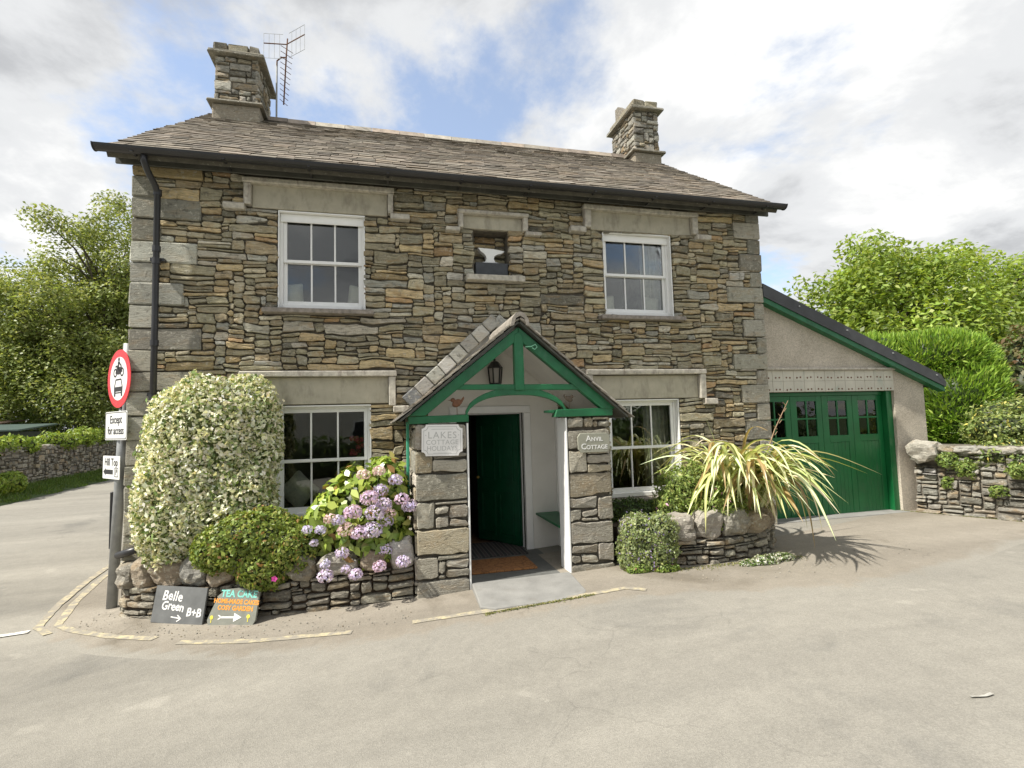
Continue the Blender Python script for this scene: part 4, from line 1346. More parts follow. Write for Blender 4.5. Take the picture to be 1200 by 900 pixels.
# ------------------------------------------------------------------ garage
GY = .15
garage = empty('garage', (10.8, GY, .1), 'lean-to garage with pebbledash gable, dark sloping roof and green folding doors', 'garage')
GX0, GX1 = 9.0, 12.42
def roofz(x): return 3.72 + (x - 9.15) * (2.26 - 3.72) / (12.72 - 9.15)
mb = MB()
mb.prism([(GX0 + .02, 2.58), (11.74, 2.58), (11.74, -.2), (GX1, -.2), (GX1, roofz(GX1)), (GX0 + .02, roofz(GX0 + .02))], lambda a, b_, d: (a, d, b_), GY, GY + .25)
garw = mb.build('gable_wall', M_PEBBLE, garage)
mb = MB(); mb.box(GX1 - .25, GX1 - .002, GY + .25, 5.5, -.2, roofz(GX1)); mb.box(GX0 + .05, GX1 - .25, 5.3, 5.5, -.2, 2.3); mb.build('side_wall', M_PEBBLE, garage)
mb = MB(); mb.box(GX0 + .02, 11.76, GY - .06, GY + .2, 2.555, 2.60, .01, rough=.006); mb.build('drip_ledge', M_HOOD, garage)
# riveted lintel band
mb = MB()
M_PLATE = plain('painted_plate', (.52, .50, .42), .7, .08, 4, .08, 30, dirt=((.24, .33, .27), 1.5, .57, .6))
for row in range(2):
    for k in range(13):
        x0 = 9.0 + k * .2105
        z0 = 2.195 + row * .181
        mb = MB(); mb.box(x0 + .002, x0 + .2085, GY - .012, GY + .1, z0 + .001, z0 + .180, .003); mb.build('lintel_plate', M_PLATE, garage)
rv = MB()
for row in range(2):
    for k in range(13):
        for dx in (-.035, .035):
            cx, cz = 9.0 + k * .2105 + dx + .10, 2.235 + row * .20 + rng.uniform(-.006, .006)
            V = [(cx + v.x * .015, GY - .012 + v.y * .010, cz + v.z * .015) for v in ICO1[0]]
            rv.add(V, ICO1[1])
rv.build('rivets', M_RUST, garage, kind='stuff')
# green frame and four leaves
DY = GY + .15
mb = MB(); mb.box(11.62, 11.739, DY - .10, DY + .10, .06, 2.19, .004); mb.box(9.0, 11.62, DY - .02, DY + .10, 2.13, 2.19, .004); mb.build('door_frame', M_GARAGE, garage)
lw = (11.615 - 9.02) / 4
for k in range(4):
    x0, x1 = 9.02 + k * lw + .003, 9.02 + (k + 1) * lw - .003
    z0, z1 = .085, 2.128
    py0, py1 = 1.44, 2.04
    px0, px1 = x0 + .13, x1 - .11
    mb = MB()
    y0, y1 = DY, DY + .045
    mb.box(x0, px0, y0, y1, z0, z1, .004); mb.box(px1, x1, y0, y1, z0, z1, .004)
    mb.box(px0, px1, y0, y1, py1, z1, .004); mb.box(px0, px1, y0, y1, py0 - .12, py0, .004)
    leaf = mb.build('door_leaf', M_GARAGE, garage)
    nb = 5
    for q in range(nb):
        a, b_ = px0 + (px1 - px0) * q / nb, px0 + (px1 - px0) * (q + 1) / nb
        mb = MB(); mb.box(a + .001, b_ - .001, y0 + .008, y1 - .004, z0, py0 - .121, .004); mb.build('door_board', M_GARAGE, leaf)
    mb = MB(); xm, zm = (px0 + px1) / 2, (py0 + py1) / 2
    mb.box(xm - .014, xm + .014, y0 + .006, y1 - .006, py0, py1, .003); mb.box(px0, xm - .0145, y0 + .006, y1 - .006, zm - .014, zm + .014, .003); mb.box(xm + .0145, px1, y0 + .006, y1 - .006, zm - .014, zm + .014, .003)
    mb.build('glazing_bar', M_GARAGE, leaf)
    for a, b_ in ((px0, xm - .014), (xm + .014, px1)):
        for c, d in ((py0, zm - .014), (zm + .014, py1)):
            mb = MB(); mb.box(a, b_, y0 + .020, y0 + .025, c, d); mb.build('pane', M_GLASS, leaf)
mb = MB(); mb.box(9.0, 11.75, GY - .12, DY + .12, -.1, .105, .01, rough=.004); mb.build('door_step', M_SLAB, garage)
# roof with dark verge capping and green bargeboard
def gr_fn(dz0, dz1): return [(9.02, roofz(9.02) + dz0), (12.74, roofz(12.74) + dz0), (12.74, roofz(12.74) + dz1), (9.02, roofz(9.02) + dz1)]
mb = MB(); mb.prism(gr_fn(.0, .10), lambda a, b_, d: (a, d, b_), GY - .10, 5.6); groof = mb.build('roof', M_ASPHALT_ROOF, garage)
mb = MB(); mb.prism([(9.02, roofz(9.02) - .01), (12.75, roofz(12.75) - .01), (12.75, roofz(12.75) + .08), (12.66, roofz(12.66) + .175), (9.02, roofz(9.02) + .205)], lambda a, b_, d: (a, d, b_), GY - .155, GY - .101); mb.build('verge_capping', M_ASPHALT_ROOF, groof)
mb = MB(); mb.prism(gr_fn(-.095, -.012), lambda a, b_, d: (a, d, b_), GY - .135, GY - .005); mb.build('bargeboard', M_GREEN, groof)
for k in range(4):
    mb = MB(); xx = 9.7 + k * .95
    mb.tube([(xx, GY - .17, roofz(xx) + .12), (xx, GY - .15, roofz(xx) + .12)], .014, 8); mb.build('fixing', M_METAL, groof)
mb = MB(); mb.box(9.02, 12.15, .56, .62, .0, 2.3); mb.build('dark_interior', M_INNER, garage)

# ------------------------------------------------------------------ planters
def curve_fn(pts):
    P = [Vector((x, y)) for x, y in pts]
    # Catmull-Rom resample
    out_ = []
    for i in range(len(P) - 1):
        p0, p1, p2, p3 = P[max(0, i - 1)], P[i], P[i + 1], P[min(len(P) - 1, i + 2)]
        for k in range(12):
            t = k / 12
            out_.append(.5 * ((2 * p1) + (-p0 + p2) * t + (2 * p0 - 5 * p1 + 4 * p2 - p3) * t * t + (-p0 + 3 * p1 - 3 * p2 + p3) * t ** 3))
    out_.append(P[-1])
    L = [0]
    for a, b_ in zip(out_, out_[1:]): L.append(L[-1] + (b_ - a).length)
    def at(s):
        s = max(0, min(L[-1], s))
        for i in range(len(L) - 1):
            if s <= L[i + 1] or i == len(L) - 2:
                t = (s - L[i]) / max(1e-6, L[i + 1] - L[i])
                p = out_[i].lerp(out_[i + 1], t); u = (out_[i + 1] - out_[i]).normalized()
                return p, u
    return at, L[-1]

DARK_PAL = [((0.225, 0.21, 0.17), 30), ((0.28, 0.26, 0.21), 22), ((0.17, 0.158, 0.13), 18), ((0.285, 0.24, 0.17), 10)]
def planter(name, pts, top, bh, label, boulders, ztop_fn=None):
    root = empty(name, (pts[len(pts) // 2][0], pts[len(pts) // 2][1], gz(pts[len(pts) // 2][0])), label, 'garden wall')
    at, L = curve_fn(pts)
    def fn(s, t, d):
        p, u = at(s)
        n = Vector((u.y, -u.x))
        q = p + n * d
        g = gz(p.x)
        return (q.x, q.y, g + t)
    # core
    V, F = [], []
    m = 40
    for i in range(m + 1):
        s = L * i / m
        for (t, d) in ((-.2, -.05), (top + bh * .6, -.07), (top + bh * .6, -.30), (-.2, -.30)):
            V.append(fn(s, t, d))
    for i in range(m):
        for k in range(4): F.append((i * 4 + k, (i + 1) * 4 + k, (i + 1) * 4 + (k + 1) % 4, i * 4 + (k + 1) % 4))
    core = build('core', V, F, M_SOIL, root)
    rects = lay(0, L, -.06, top, [], .04, .03, ((1, 3), (2, 6), (3, 5), (4, 2)), .12, .42)
    lay_stones(rects, fn, root, M_STONE, pal=DARK_PAL, limit=300, back=-.08, proud=(-.015, .03), gap=.010, bulge=.02)
    s = .06; i = 0
    while s < L - .05:
        w_ = min(rng.uniform(*boulders), L - s + .05)
        if L - s - w_ < .14: w_ = L - s
        p, u = at(s + w_ / 2)
        h = bh * rng.uniform(.8, 1.22)
        n = Vector((u.y, -u.x))
        c = p - n * .10
        V, F = boulder((c.x, c.y, gz(p.x) + top + h * .46), (w_ * .50, .15, h * .52), i + len(name) * 2.3, math.atan2(u.y, u.x) + rng.uniform(-.12, .12))
        t = pick([((.30, .28, .24), 3), ((.26, .235, .185), 3), ((.34, .33, .30), 2), ((.29, .24, .18), 2)])
        build('boulder', V, F, M_BOULDER, root, [t] * len(V), False)
        s += w_; i += 1
    return at, L
LP = [(.05, -.0), (.09, -.22), (.45, -.48), (1.1, -.80), (1.8, -1.06), (2.5, -1.19), (3.26, -1.25)]
planter('planter_wall', LP, .34, .27, 'low curved planter wall of boulders over thin slate courses, left of the porch', (.26, .46))
RP = [(5.66, -1.22), (5.95, -1.48), (6.5, -1.60), (7.1, -1.60), (7.65, -1.42), (8.05, -1.02), (8.25, -.5), (8.3, -.05)]
planter('planter_wall', RP, .30, .27, 'low planter wall of slate and boulders right of the porch under the spiky plant', (.34, .58))
# soil fills
def soil(name, poly, z, lab):
    mb = MB(); mb.prism(poly, lambda a, b_, d: (a, b_, d), -.2, z)
    o = mb.build(name, M_SOIL); o['kind'] = 'structure'
soil('soil', [(-.0, .0), (.12, -.22), (.45, -.40), (1.1, -.70), (1.8, -.95), (2.5, -1.08), (3.22, -1.12), (3.22, -.02), (0, -.02)], .30, '')
soil('soil', [(5.72, -1.2), (6.0, -1.38), (6.5, -1.48), (7.1, -1.48), (7.55, -1.32), (7.93, -.95), (8.1, -.5), (8.15, -.02), (5.72, -.02)], .50, '')

# ------------------------------------------------------------------ leaves
def quads(name, V, tones, mat, parent, nper=4, kind=None):
    """V: (n, nper, 3) numpy; one face each."""
    n = len(V)
    me = bpy.data.meshes.new(name)
    me.vertices.add(n * nper); me.loops.add(n * nper); me.polygons.add(n)
    M = np.array(wmat(parent).inverted()) if parent is not None else np.eye(4)
    P = V.reshape(-1, 3) @ M[:3, :3].T + M[:3, 3]
    me.vertices.foreach_set('co', P.astype(np.float32).ravel())
    me.loops.foreach_set('vertex_index', np.arange(n * nper, dtype=np.int32))
    me.polygons.foreach_set('loop_start', np.arange(0, n * nper, nper, dtype=np.int32))
    me.polygons.foreach_set('loop_total', np.full(n, nper, dtype=np.int32))
    me.update(calc_edges=True)
    a = me.color_attributes.new('tone', 'FLOAT_COLOR', 'POINT')
    c = np.ones((n, nper, 4), dtype=np.float32); c[:, :, :3] = tones[:, None, :]
    a.data.foreach_set('color', c.ravel())
    me.materials.append(mat)
    o = bpy.data.objects.new(name, me); COL.objects.link(o)
    if parent is not None: o.parent = parent
    if kind: o['kind'] = kind
    return o

def unit(a): return a / np.maximum(1e-9, np.linalg.norm(a, axis=1, keepdims=True))
def leaf_quads(P, Nn, L, Wd, spread=.6, up=0.0, fold=.15):
    n = len(P)
    Nn = unit(Nn + nrng.normal(0, spread, (n, 3)))
    r = nrng.normal(0, 1, (n, 3)); r[:, 2] += up
    d = unit(r - (r * Nn).sum(1, keepdims=True) * Nn)
    b = np.cross(Nn, d)
    L, Wd = np.asarray(L).reshape(-1, 1), np.asarray(Wd).reshape(-1, 1)
    V = np.empty((n, 4, 3))
    V[:, 0] = P - d * L * .5; V[:, 2] = P + d * L * .5
    V[:, 1] = P + b * Wd * .5 + Nn * Wd * fold - d * L * .08; V[:, 3] = P - b * Wd * .5 + Nn * Wd * fold - d * L * .08
    return V
def tones(n, cols, wts, var=.2):
    c = np.array(cols)[nrng.choice(len(cols), n, p=np.array(wts) / sum(wts))]
    return np.clip(c * nrng.uniform(1 - var, 1 + var, (n, 1)) * nrng.uniform(.94, 1.06, (n, 3)), 0, .95)

def on_shell(n, c, r, depth=.25, zmin=-1.0, power=2.0, bump_=.12, bs=2.2, seed=0.0):
    """points in the outer shell of a lumpy super-ellipsoid."""
    d = unit(nrng.normal(0, 1, (int(n * 1.6), 3)))
    d = d[d[:, 2] > zmin][:n]
    k = (np.abs(d) ** power).sum(1) ** (-1 / power)
    lump = np.array([mnoise.noise(Vector(v) * bs + Vector((seed, seed * 2, 0))) for v in d]) * bump_ + \
           np.array([mnoise.noise(Vector(v) * bs * 3 + Vector((seed, seed * 2, 5))) for v in d]) * bump_ * .6
    rad = k * (1 + lump) * (1 - depth * nrng.random(len(d)) ** 2)
    stray = nrng.random(len(d)) < .05                      # shoots standing out of the mass
    rad = np.where(stray, rad * (1 + .065 * nrng.random(len(d))), rad)
    P = d * rad[:, None] * np.array(r) + np.array(c)
    Nn = unit(d / np.array(r))
    return P, Nn
def core_blob(name, c, r, k, col, parent, power=2.0, bump_=.12, bs=2.2, seed=0.0):  # solid filler inside the leaves; shade between them put into its dark colour
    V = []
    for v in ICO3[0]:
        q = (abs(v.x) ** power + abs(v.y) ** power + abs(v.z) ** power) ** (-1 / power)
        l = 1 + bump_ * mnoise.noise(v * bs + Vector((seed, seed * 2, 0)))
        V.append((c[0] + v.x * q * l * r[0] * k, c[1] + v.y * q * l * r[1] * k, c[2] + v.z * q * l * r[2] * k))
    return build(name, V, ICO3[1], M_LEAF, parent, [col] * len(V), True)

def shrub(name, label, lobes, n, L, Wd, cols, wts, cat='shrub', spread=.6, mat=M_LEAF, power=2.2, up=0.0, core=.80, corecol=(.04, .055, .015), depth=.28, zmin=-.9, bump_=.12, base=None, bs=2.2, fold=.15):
    b_ = base or (lobes[0][0][0], lobes[0][0][1], lobes[0][0][2] - lobes[0][1][2])
    root = empty(name, b_, label, cat)
    PP, NN = [], []
    vol = sum(r[0] * r[2] + r[1] * r[2] for c, r in lobes)
    for i, (c, r) in enumerate(lobes):
        m = int(n * (r[0] * r[2] + r[1] * r[2]) / vol)
        P, Nn = on_shell(m, c, r, depth, zmin, power, bump_, bs, i * 3.1 + c[0])
        PP.append(P); NN.append(Nn)
        core_blob('shade_core', c, r, core, corecol, root, power, bump_, bs, i * 3.1 + c[0])
    P, Nn = np.concatenate(PP), np.concatenate(NN)
    m = len(P)
    ls = nrng.uniform(.55, 1.55, m)
    V = leaf_quads(P, Nn, ls * L, ls * nrng.uniform(.8, 1.2, m) * Wd, spread, up, fold)
    quads('foliage', V, tones(m, cols, wts), mat, root)
    return root

# big variegated evergreen by the corner
shrub('variegated_shrub', 'large domed cream and green variegated shrub covering the corner of the cottage',
      [((.94, -.38, 1.42), (.60, .42, 1.02)), ((.80, -.42, 1.02), (.52, .38, .72)), ((1.34, -.30, 1.75), (.42, .30, .70)), ((.62, -.34, .74), (.32, .30, .48)), ((1.28, -.48, .95), (.46, .34, .60)), ((.62, -.30, 1.75), (.30, .28, .45))],
      60000, .050, .027, [(.76, .75, .55), (.86, .85, .73), (.52, .56, .30), (.22, .30, .10), (.11, .17, .05)], [30, 36, 14, 14, 7], power=2.6, corecol=(.14, .17, .06), core=.78, depth=.24, bs=4.2, base=(.8, -.4, .3), bump_=.12, spread=.75)
# small green shrub with bronze tips
shrub('low_shrub', 'low rounded green shrub with reddish leaf tips spilling over the planter boulders',
      [((1.62, -.86, .62), (.50, .34, .34)), ((1.95, -.98, .52), (.32, .25, .28)), ((1.25, -.80, .55), (.28, .25, .26)), ((1.72, -1.05, .34), (.26, .18, .22))],
      19000, .042, .022, [(.20, .27, .05), (.28, .34, .065), (.13, .19, .04), (.34, .20, .08), (.38, .38, .11)], [34, 28, 18, 5, 10], bump_=.16, base=(1.6, -.86, .3))
root = empty('pink_flower', (1.88, -1.30, .38), 'single bright pink flower on the low shrub over the planter', 'flower')
a = []
for k in range(5):
    t = 2 * math.pi * k / 5
    c = Vector((1.86, -1.25, .30)); u_ = Vector((math.cos(t), -.3, math.sin(t))) * .028
    s_ = Vector((-math.sin(t), 0, math.cos(t))) * .016
    a.append([c, c + u_ * .6 + s_, c + u_ * 1.2, c + u_ * .6 - s_])
quads('petals', np.array([[list(v) for v in q] for q in a]), tones(5, [(.75, .10, .45)], [1]), M_PETAL, root)

# ---- hydrangea
hyd = empty('hydrangea', (2.85, -.85, .3), 'hydrangea bush with lilac pink mophead flowers and lime leaves beside the porch', 'shrub')
hl = [((2.72, -.80, .86), (.47, .36, .52)), ((2.98, -.82, 1.02), (.26, .34, .44)), ((2.36, -.85, .74), (.24, .26, .34)), ((2.85, -1.0, .62), (.40, .28, .36))]
PP, NN = [], []
for i, (c, r) in enumerate(hl):
    P, Nn = on_shell(620, c, r, .35, -.8, 2.2, .2, 2.2, i * 2.0); PP.append(P); NN.append(Nn)
    core_blob('shade_core', c, r, .66, (.045, .065, .015), hyd, 2.2, .15, 2.2, i * 2.0)
P, Nn = np.concatenate(PP), np.concatenate(NN); m = len(P)
# broad pointed leaves: six-sided with a raised margin
Nn2 = unit(Nn + nrng.normal(0, .45, (m, 3)) + np.array([0, -.1, .35]))
r_ = nrng.normal(0, .6, (m, 3)) + Nn; d = unit(r_ - (r_ * Nn2).sum(1, keepdims=True) * Nn2); b2 = np.cross(Nn2, d)
Ls = nrng.uniform(.085, .15, (m, 1)); Ws = Ls * nrng.uniform(.52, .68, (m, 1))
V = np.stack([P - d * Ls * .5, P - d * Ls * .15 + b2 * Ws * .48 + Nn2 * Ws * .12, P + d * Ls * .2 + b2 * Ws * .36 + Nn2 * Ws * .10, P + d * Ls * .55 - Nn2 * Ls * .10, P + d * Ls * .2 - b2 * Ws * .36 + Nn2 * Ws * .10, P - d * Ls * .15 - b2 * Ws * .48 + Nn2 * Ws * .12], axis=1)
quads('foliage', V, tones(m, [(.29, .39, .07), (.38, .46, .09), (.19, .29, .05), (.46, .45, .14), (.36, .22, .08)], [36, 24, 28, 6, 2]), M_LEAF2, hyd, 6)
FL = [(2.63, .92, .10, 0), (2.80, 1.06, .10, 0), (2.92, 1.12, .085, 1), (2.74, 1.30, .075, 2), (2.90, 1.33, .075, 2), (3.08, 1.22, .08, 1), (3.14, 1.02, .085, 0), (3.23, .94, .095, 1), (2.86, .90, .11, 1), (2.95, .98, .09, 1),
      (2.48, .84, .075, 3), (2.30, .75, .060, 3), (2.17, .76, .055, 3), (2.24, .62, .048, 3), (2.56, .74, .095, 2), (2.70, .70, .10, 0), (2.83, .72, .11, 1), (2.98, .80, .075, 1), (2.52, .50, .075, 1), (2.36, .42, .055, 3), (2.36, .30, .085, 1), (2.56, .36, .05, 1),
      (2.96, .50, .075, 1), (2.90, .36, .075, 0), (3.14, .38, .080, 1), (2.66, .30, .075, 1), (2.40, .86, .07, 2), (3.02, .88, .06, 2)]
FC = [[(.70, .54, .74), (.76, .60, .76), (.64, .52, .78)], [(.60, .53, .80), (.70, .60, .80), (.75, .66, .80)], [(.76, .58, .60), (.80, .68, .66), (.70, .50, .54)], [(.54, .50, .74), (.62, .58, .78), (.68, .64, .80)]]
for (x, zz, r, ci) in FL:
    r *= .94
    y = -1.20 - .10 * (1 - abs(x - 2.8) / .7) + (.10 if zz > 1.1 else 0) - (.10 if zz < .45 else 0)
    c = np.array([x, y, zz])
    n = int(230 * (r / .09) ** 2)
    dd = unit(nrng.normal(0, 1, (n, 3))); dd = dd[dd[:, 2] > -.75]; n = len(dd)
    P = c + dd * np.array([r, r, r * .82]) * nrng.uniform(.9, 1.04, (n, 1))
    s_ = nrng.uniform(.020, .027, n)
    V = leaf_quads(P, dd, s_ * 1.25, s_ * 1.15, .35, 0, .05)
    t = tones(n, FC[ci], [3, 2, 2], .14)
    if ci == 2: t[::5] = np.array([.62, .62, .46])
    quads('flower_head', V, t, M_PETAL, hyd)
for k in range(14):
    x, zz, r, ci = FL[k * 2]
    mb = MB(); mb.tube([(2.75 + rng.uniform(-.2, .2), -.8, .3), (x * .7 + .82, -.95, zz * .6 + .1), (x, -1.12, zz - r * .3)], [.008, .006, .005], 5)
    mb.build('stem', MATS.get('green_stem') or plain('green_stem', (.12, .16, .05), .7, .2, 10), hyd)

# ---- right planter plants
shrub('trailing_shrub', 'grey green trailing shrub with tiny mauve flowers hanging over planter by right porch pier',
      [((5.86, -1.46, .42), (.22, .17, .27)), ((6.06, -1.56, .43), (.18, .16, .28)), ((5.80, -1.42, .23), (.18, .19, .20)), ((6.00, -1.52, .22), (.26, .16, .19))],
      22000, .030, .014, [(.27, .33, .15), (.35, .41, .18), (.19, .24, .10), (.44, .48, .18), (.36, .28, .52)], [34, 26, 18, 12, 6], power=3.4, core=.70, bump_=.28, base=(6.0, -1.5, .07))
shrub('flowering_shrub', 'bushy green shrub with small pink flowers below the lower right window',
      [((6.78, -1.08, .82), (.42, .34, .38)), ((7.08, -1.25, .72), (.34, .28, .30)), ((6.95, -1.45, .62), (.34, .18, .24)), ((6.46, -1.15, .68), (.20, .2, .24))],
      15000, .045, .018, [(.22, .30, .07), (.30, .38, .10), (.15, .21, .05), (.40, .44, .14), (.70, .34, .55)], [32, 28, 18, 12, 1.2], up=.8, core=.62, bump_=.28, base=(6.8, -1.0, .5))
shrub('rock_plant', 'low mound of tiny white flowers at the foot of the right planter wall',
      [((7.28, -1.80, .12), (.20, .09, .07)), ((7.55, -1.74, .12), (.18, .09, .06)), ((7.05, -1.80, .11), (.12, .07, .05))], 2200, .024, .016, [(.62, .62, .52), (.18, .26, .08), (.72, .72, .66)], [30, 34, 14], cat='plant', core=.8, base=(7.3, -1.8, .09))
shrub('rock_plant', 'low green tuft with a pink bloom at the foot of the porch side planter',
      [((5.76, -1.62, .12), (.16, .07, .06)), ((6.06, -1.70, .12), (.15, .06, .05))], 1200, .028, .014, [(.25, .35, .07), (.18, .26, .06), (.60, .20, .22)], [30, 20, 3], cat='plant', core=.8, base=(5.9, -1.7, .07))
shrub('window_plant', 'dark low foliage filling the planter under the lower right window', [((6.15, -.62, .55), (.42, .40, .20)), ((6.6, -.55, .52), (.36, .3, .18))], 3000, .05, .025, [(.08, .14, .04), (.12, .19, .05), (.05, .09, .03)], [2, 2, 1], cat='plant', base=(6.2, -.6, .45))

# ---- phormium with arching variegated leaves
pho = empty('flax_plant', (7.72, -1.05, .5), 'spiky flax plant with long arching cream striped leaves by the garage', 'plant')
def strap(base, az, length, rise, droop, wd, seed):
    n = 16
    V, T = [], []
    p = Vector(base); el = rise
    step = length / n
    side = Vector((-math.sin(az), math.cos(az), 0))
    tw = rng.uniform(-.5, .5)
    bend = rng.uniform(.38, .62)
    pts, els = [], []
    for i in range(n + 1):
        t = i / n
        pts.append(p.copy()); els.append(el)
        p = p + Vector((math.cos(az) * math.cos(el), math.sin(az) * math.cos(el), math.sin(el))) * step
        el -= droop * 2.35 * math.exp(-((t - bend) / .24) ** 2) / n
        az2 = az + .25 * t * math.sin(seed)
    cream = (.82, .80, .54) if rng.random() < .72 else (.62, .66, .30)
    cream = tuple(c * rng.uniform(.88, 1.1) for c in cream)
    green = (.28, .36, .08) if rng.random() < .7 else (.40, .44, .12)
    if rng.random() < .10: cream, green = (.42, .30, .13), (.30, .22, .10)
    F = []
    m = 6
    for i, q in enumerate(pts):
        t = i / n
        w_ = wd * (1 - t ** 3.0) * (.75 + .5 * math.sin(min(1, t * 2.2) * math.pi / 2)) * .75 + .001
        ang = tw * t
        e = els[i]
        up_ = Vector((-math.cos(az) * math.sin(e), -math.sin(az) * math.sin(e), math.cos(e)))
        sd = side * math.cos(ang) + up_ * math.sin(ang)
        nn = up_ * math.cos(ang) - side * math.sin(ang)
        for k in range(m):
            f = k / (m - 1) * 2 - 1
            V.append(q + sd * (w_ * .5 * f) + nn * (abs(f) * w_ * .22))
            T.append(green if k in (0, m - 1) or (k == 1 and seed % 2) or (k == m - 2 and seed % 5 == 0) else cream)
    for i in range(n):
        for k in range(m - 1):
            F.append((i * m + k, i * m + k + 1, (i + 1) * m + k + 1, (i + 1) * m + k))
    return V, F, T
for k in range(250):
    r = random.Random(k * 7 + 3)
    az = r.uniform(0, 2 * math.pi)
    if r.random() < .66: az = r.uniform(-2.9, .45)
    fan = (7.52 + .32 * math.cos(k * 2.4), -1.12 + .20 * math.sin(k * 2.4), .50)
    if abs(az) > 2.3 and r.random() < .5: az *= .6
    ln = r.uniform(1.1, 1.9) * (.80 if abs(az) < .9 else 1.0)
    V, F, T = strap(fan, az, ln, r.uniform(1.12, 1.52), r.uniform(1.7, 2.75), r.uniform(.052, .092), k)
    V = [Vector((v.x, min(v.y, -.03), max(v.z, gz(v.x) + .02))) for v in V]
    build('leaf', V, F, M_LEAF2, pho, T, True)
V, F, T = strap((7.45, -.95, .5), 2.4, 1.35, 1.50, .25, .05, 3); build('leaf', V, F, M_LEAF2, pho, T, True)
mb = MB(); mb.tube([(7.75, -1.0, .5), (8.0, -.95, 1.1), (8.28, -.92, 1.62), (8.55, -.9, 2.02)], [.012, .011, .008, .004], 6); mb.build('flower_stalk', plain('dry_stalk', (.30, .20, .12), .8, .2, 10), pho)
for k in range(7):
    t = .45 + .08 * k
    c = Vector((7.95, -.95, 1.0)).lerp(Vector((8.55, -.9, 2.02)), t)
    mb = MB(); mb.tube([c, c + Vector((.05 * (1 if k % 2 else -1), 0, .05))], [.008, .003], 5); mb.build('seed_pod', MATS['dry_stalk'], pho)

# small plants clinging to walls
# ------------------------------------------------------------------ road sign
PXY = (-.19, .20)
post = empty('road_sign', (PXY[0], PXY[1], gz(-.19)), 'grey signpost with red ringed round sign and two white plates at the corner', 'road sign')
mb = MB(); mb.tube([(PXY[0], PXY[1], -.3), (PXY[0] + .11, PXY[1], 2.92)], .056, 16); mb.build('post', M_METAL, post, smooth=True)
sn_ = Vector((-.755, -.656, 0)).normalized(); sr_ = Vector((-sn_.y, sn_.x, 0))
if sr_.dot(Vector((.39, -.92, 0)).cross(Vector((0, 0, 1)))) > 0: pass
sr_ = Vector((0, 0, 1)).cross(sn_)          # reader's right when facing the plate
def sg(zc, off=.075, ctr=0.0):
    o = Vector((PXY[0] + .11 * (zc + .3) / 3.22, PXY[1], zc)) + sn_ * off + sr_ * ctr
    return lambda a, b_, d: tuple(o + sr_ * a + Vector((0, 0, 1)) * b_ + sn_ * d)
def circ(r, n=40, cx=0, cy=0): return [(cx + r * math.cos(2 * math.pi * k / n), cy + r * math.sin(2 * math.pi * k / n)) for k in range(n)]
f = sg(2.485)
mb = MB(); mb.prism(circ(.355), f, 0, .006); disc = mb.build('sign_disc', M_RED, post)
mb = MB(); mb.prism(circ(.265), f, .0062, .0085); mb.build('white_field', M_SIGNW, disc)
def shapes(name, polys, fn, mat, par, d0=.0088, d1=.0105):
    mb = MB()
    for p in polys: mb.prism(p, fn, d0, d1)
    return mb.build(name, mat, par)
def ring(cx, cy, r0, r1, n=18):
    return [[(cx + r0 * math.cos(2 * math.pi * k / n), cy + r0 * math.sin(2 * math.pi * k / n)), (cx + r1 * math.cos(2 * math.pi * k / n), cy + r1 * math.sin(2 * math.pi * k / n)), (cx + r1 * math.cos(2 * math.pi * (k + 1) / n), cy + r1 * math.sin(2 * math.pi * (k + 1) / n)), (cx + r0 * math.cos(2 * math.pi * (k + 1) / n), cy + r0 * math.sin(2 * math.pi * (k + 1) / n))] for k in range(n)]
moto = ring(-.105, .075, .035, .055) + ring(.105, .075, .035, .055) + [[(-.10, .07), (-.06, .14), (.06, .14), (.10, .08), (.03, .05), (-.03, .05)], [(.06, .13), (.105, .075), (.115, .08), (.075, .17), (.05, .17)], [(-.11, .145), (-.02, .14), (-.02, .165), (-.10, .165)]]
moto += [circ(.026, 14, .0, .235), [(-.03, .15), (-.035, .205), (.01, .215), (.07, .165), (.06, .15), (.01, .18), (.01, .15)], [(-.03, .15), (.01, .15), (.04, .09), (.01, .08)]]
shapes('motorcycle_symbol', moto, f, M_BLKP, disc)
car = [[(-.13, -.10), (.13, -.10), (.13, -.155), (-.13, -.155)], [(-.095, -.02), (-.075, -.02), (-.11, -.10), (-.13, -.10)], [(.075, -.02), (.095, -.02), (.13, -.10), (.11, -.10)], [(-.095, -.02), (.095, -.02), (.085, -.003), (-.085, -.003)], [(-.125, -.156), (-.085, -.156), (-.085, -.215), (-.125, -.215)], [(.085, -.156), (.125, -.156), (.125, -.215), (.085, -.215)], [(-.084, -.165), (.084, -.165), (.084, -.18), (-.084, -.18)]]
shapes('car_symbol', car, f, M_BLKP, disc)
f = sg(1.915)
def rrect(w, h, r=.025, n=4):
    P = []
    for cx, cy, a0 in ((w - r, h - r, 0), (-w + r, h - r, 90), (-w + r, -h + r, 180), (w - r, -h + r, 270)):
        for k in range(n + 1):
            a = math.radians(a0 + 90 * k / n); P.append((cx + r * math.cos(a), cy + r * math.sin(a)))
    return P
mb = MB(); mb.prism(rrect(.335, .172), f, 0, .005); pl1 = mb.build('sign_plate', M_SIGNW, post)
def frame(w, h, t, fn, par, d=.0066):
    o_, i_ = rrect(w, h), rrect(w - t, h - t)
    n = len(o_); mb = MB()
    mb.add([fn(a, b_, d) for a, b_ in o_] + [fn(a, b_, d) for a, b_ in i_], [(k, (k + 1) % n, n + (k + 1) % n, n + k) for k in range(n)])
    mb.build('plate_border', M_BLKP, par)
frame(.325, .162, .008, f, pl1)
put_text('Except', .135, lambda a, b_, d: f(a, b_, d + .004), M_BLKP, pl1, at=(0, .07), bold=.002)
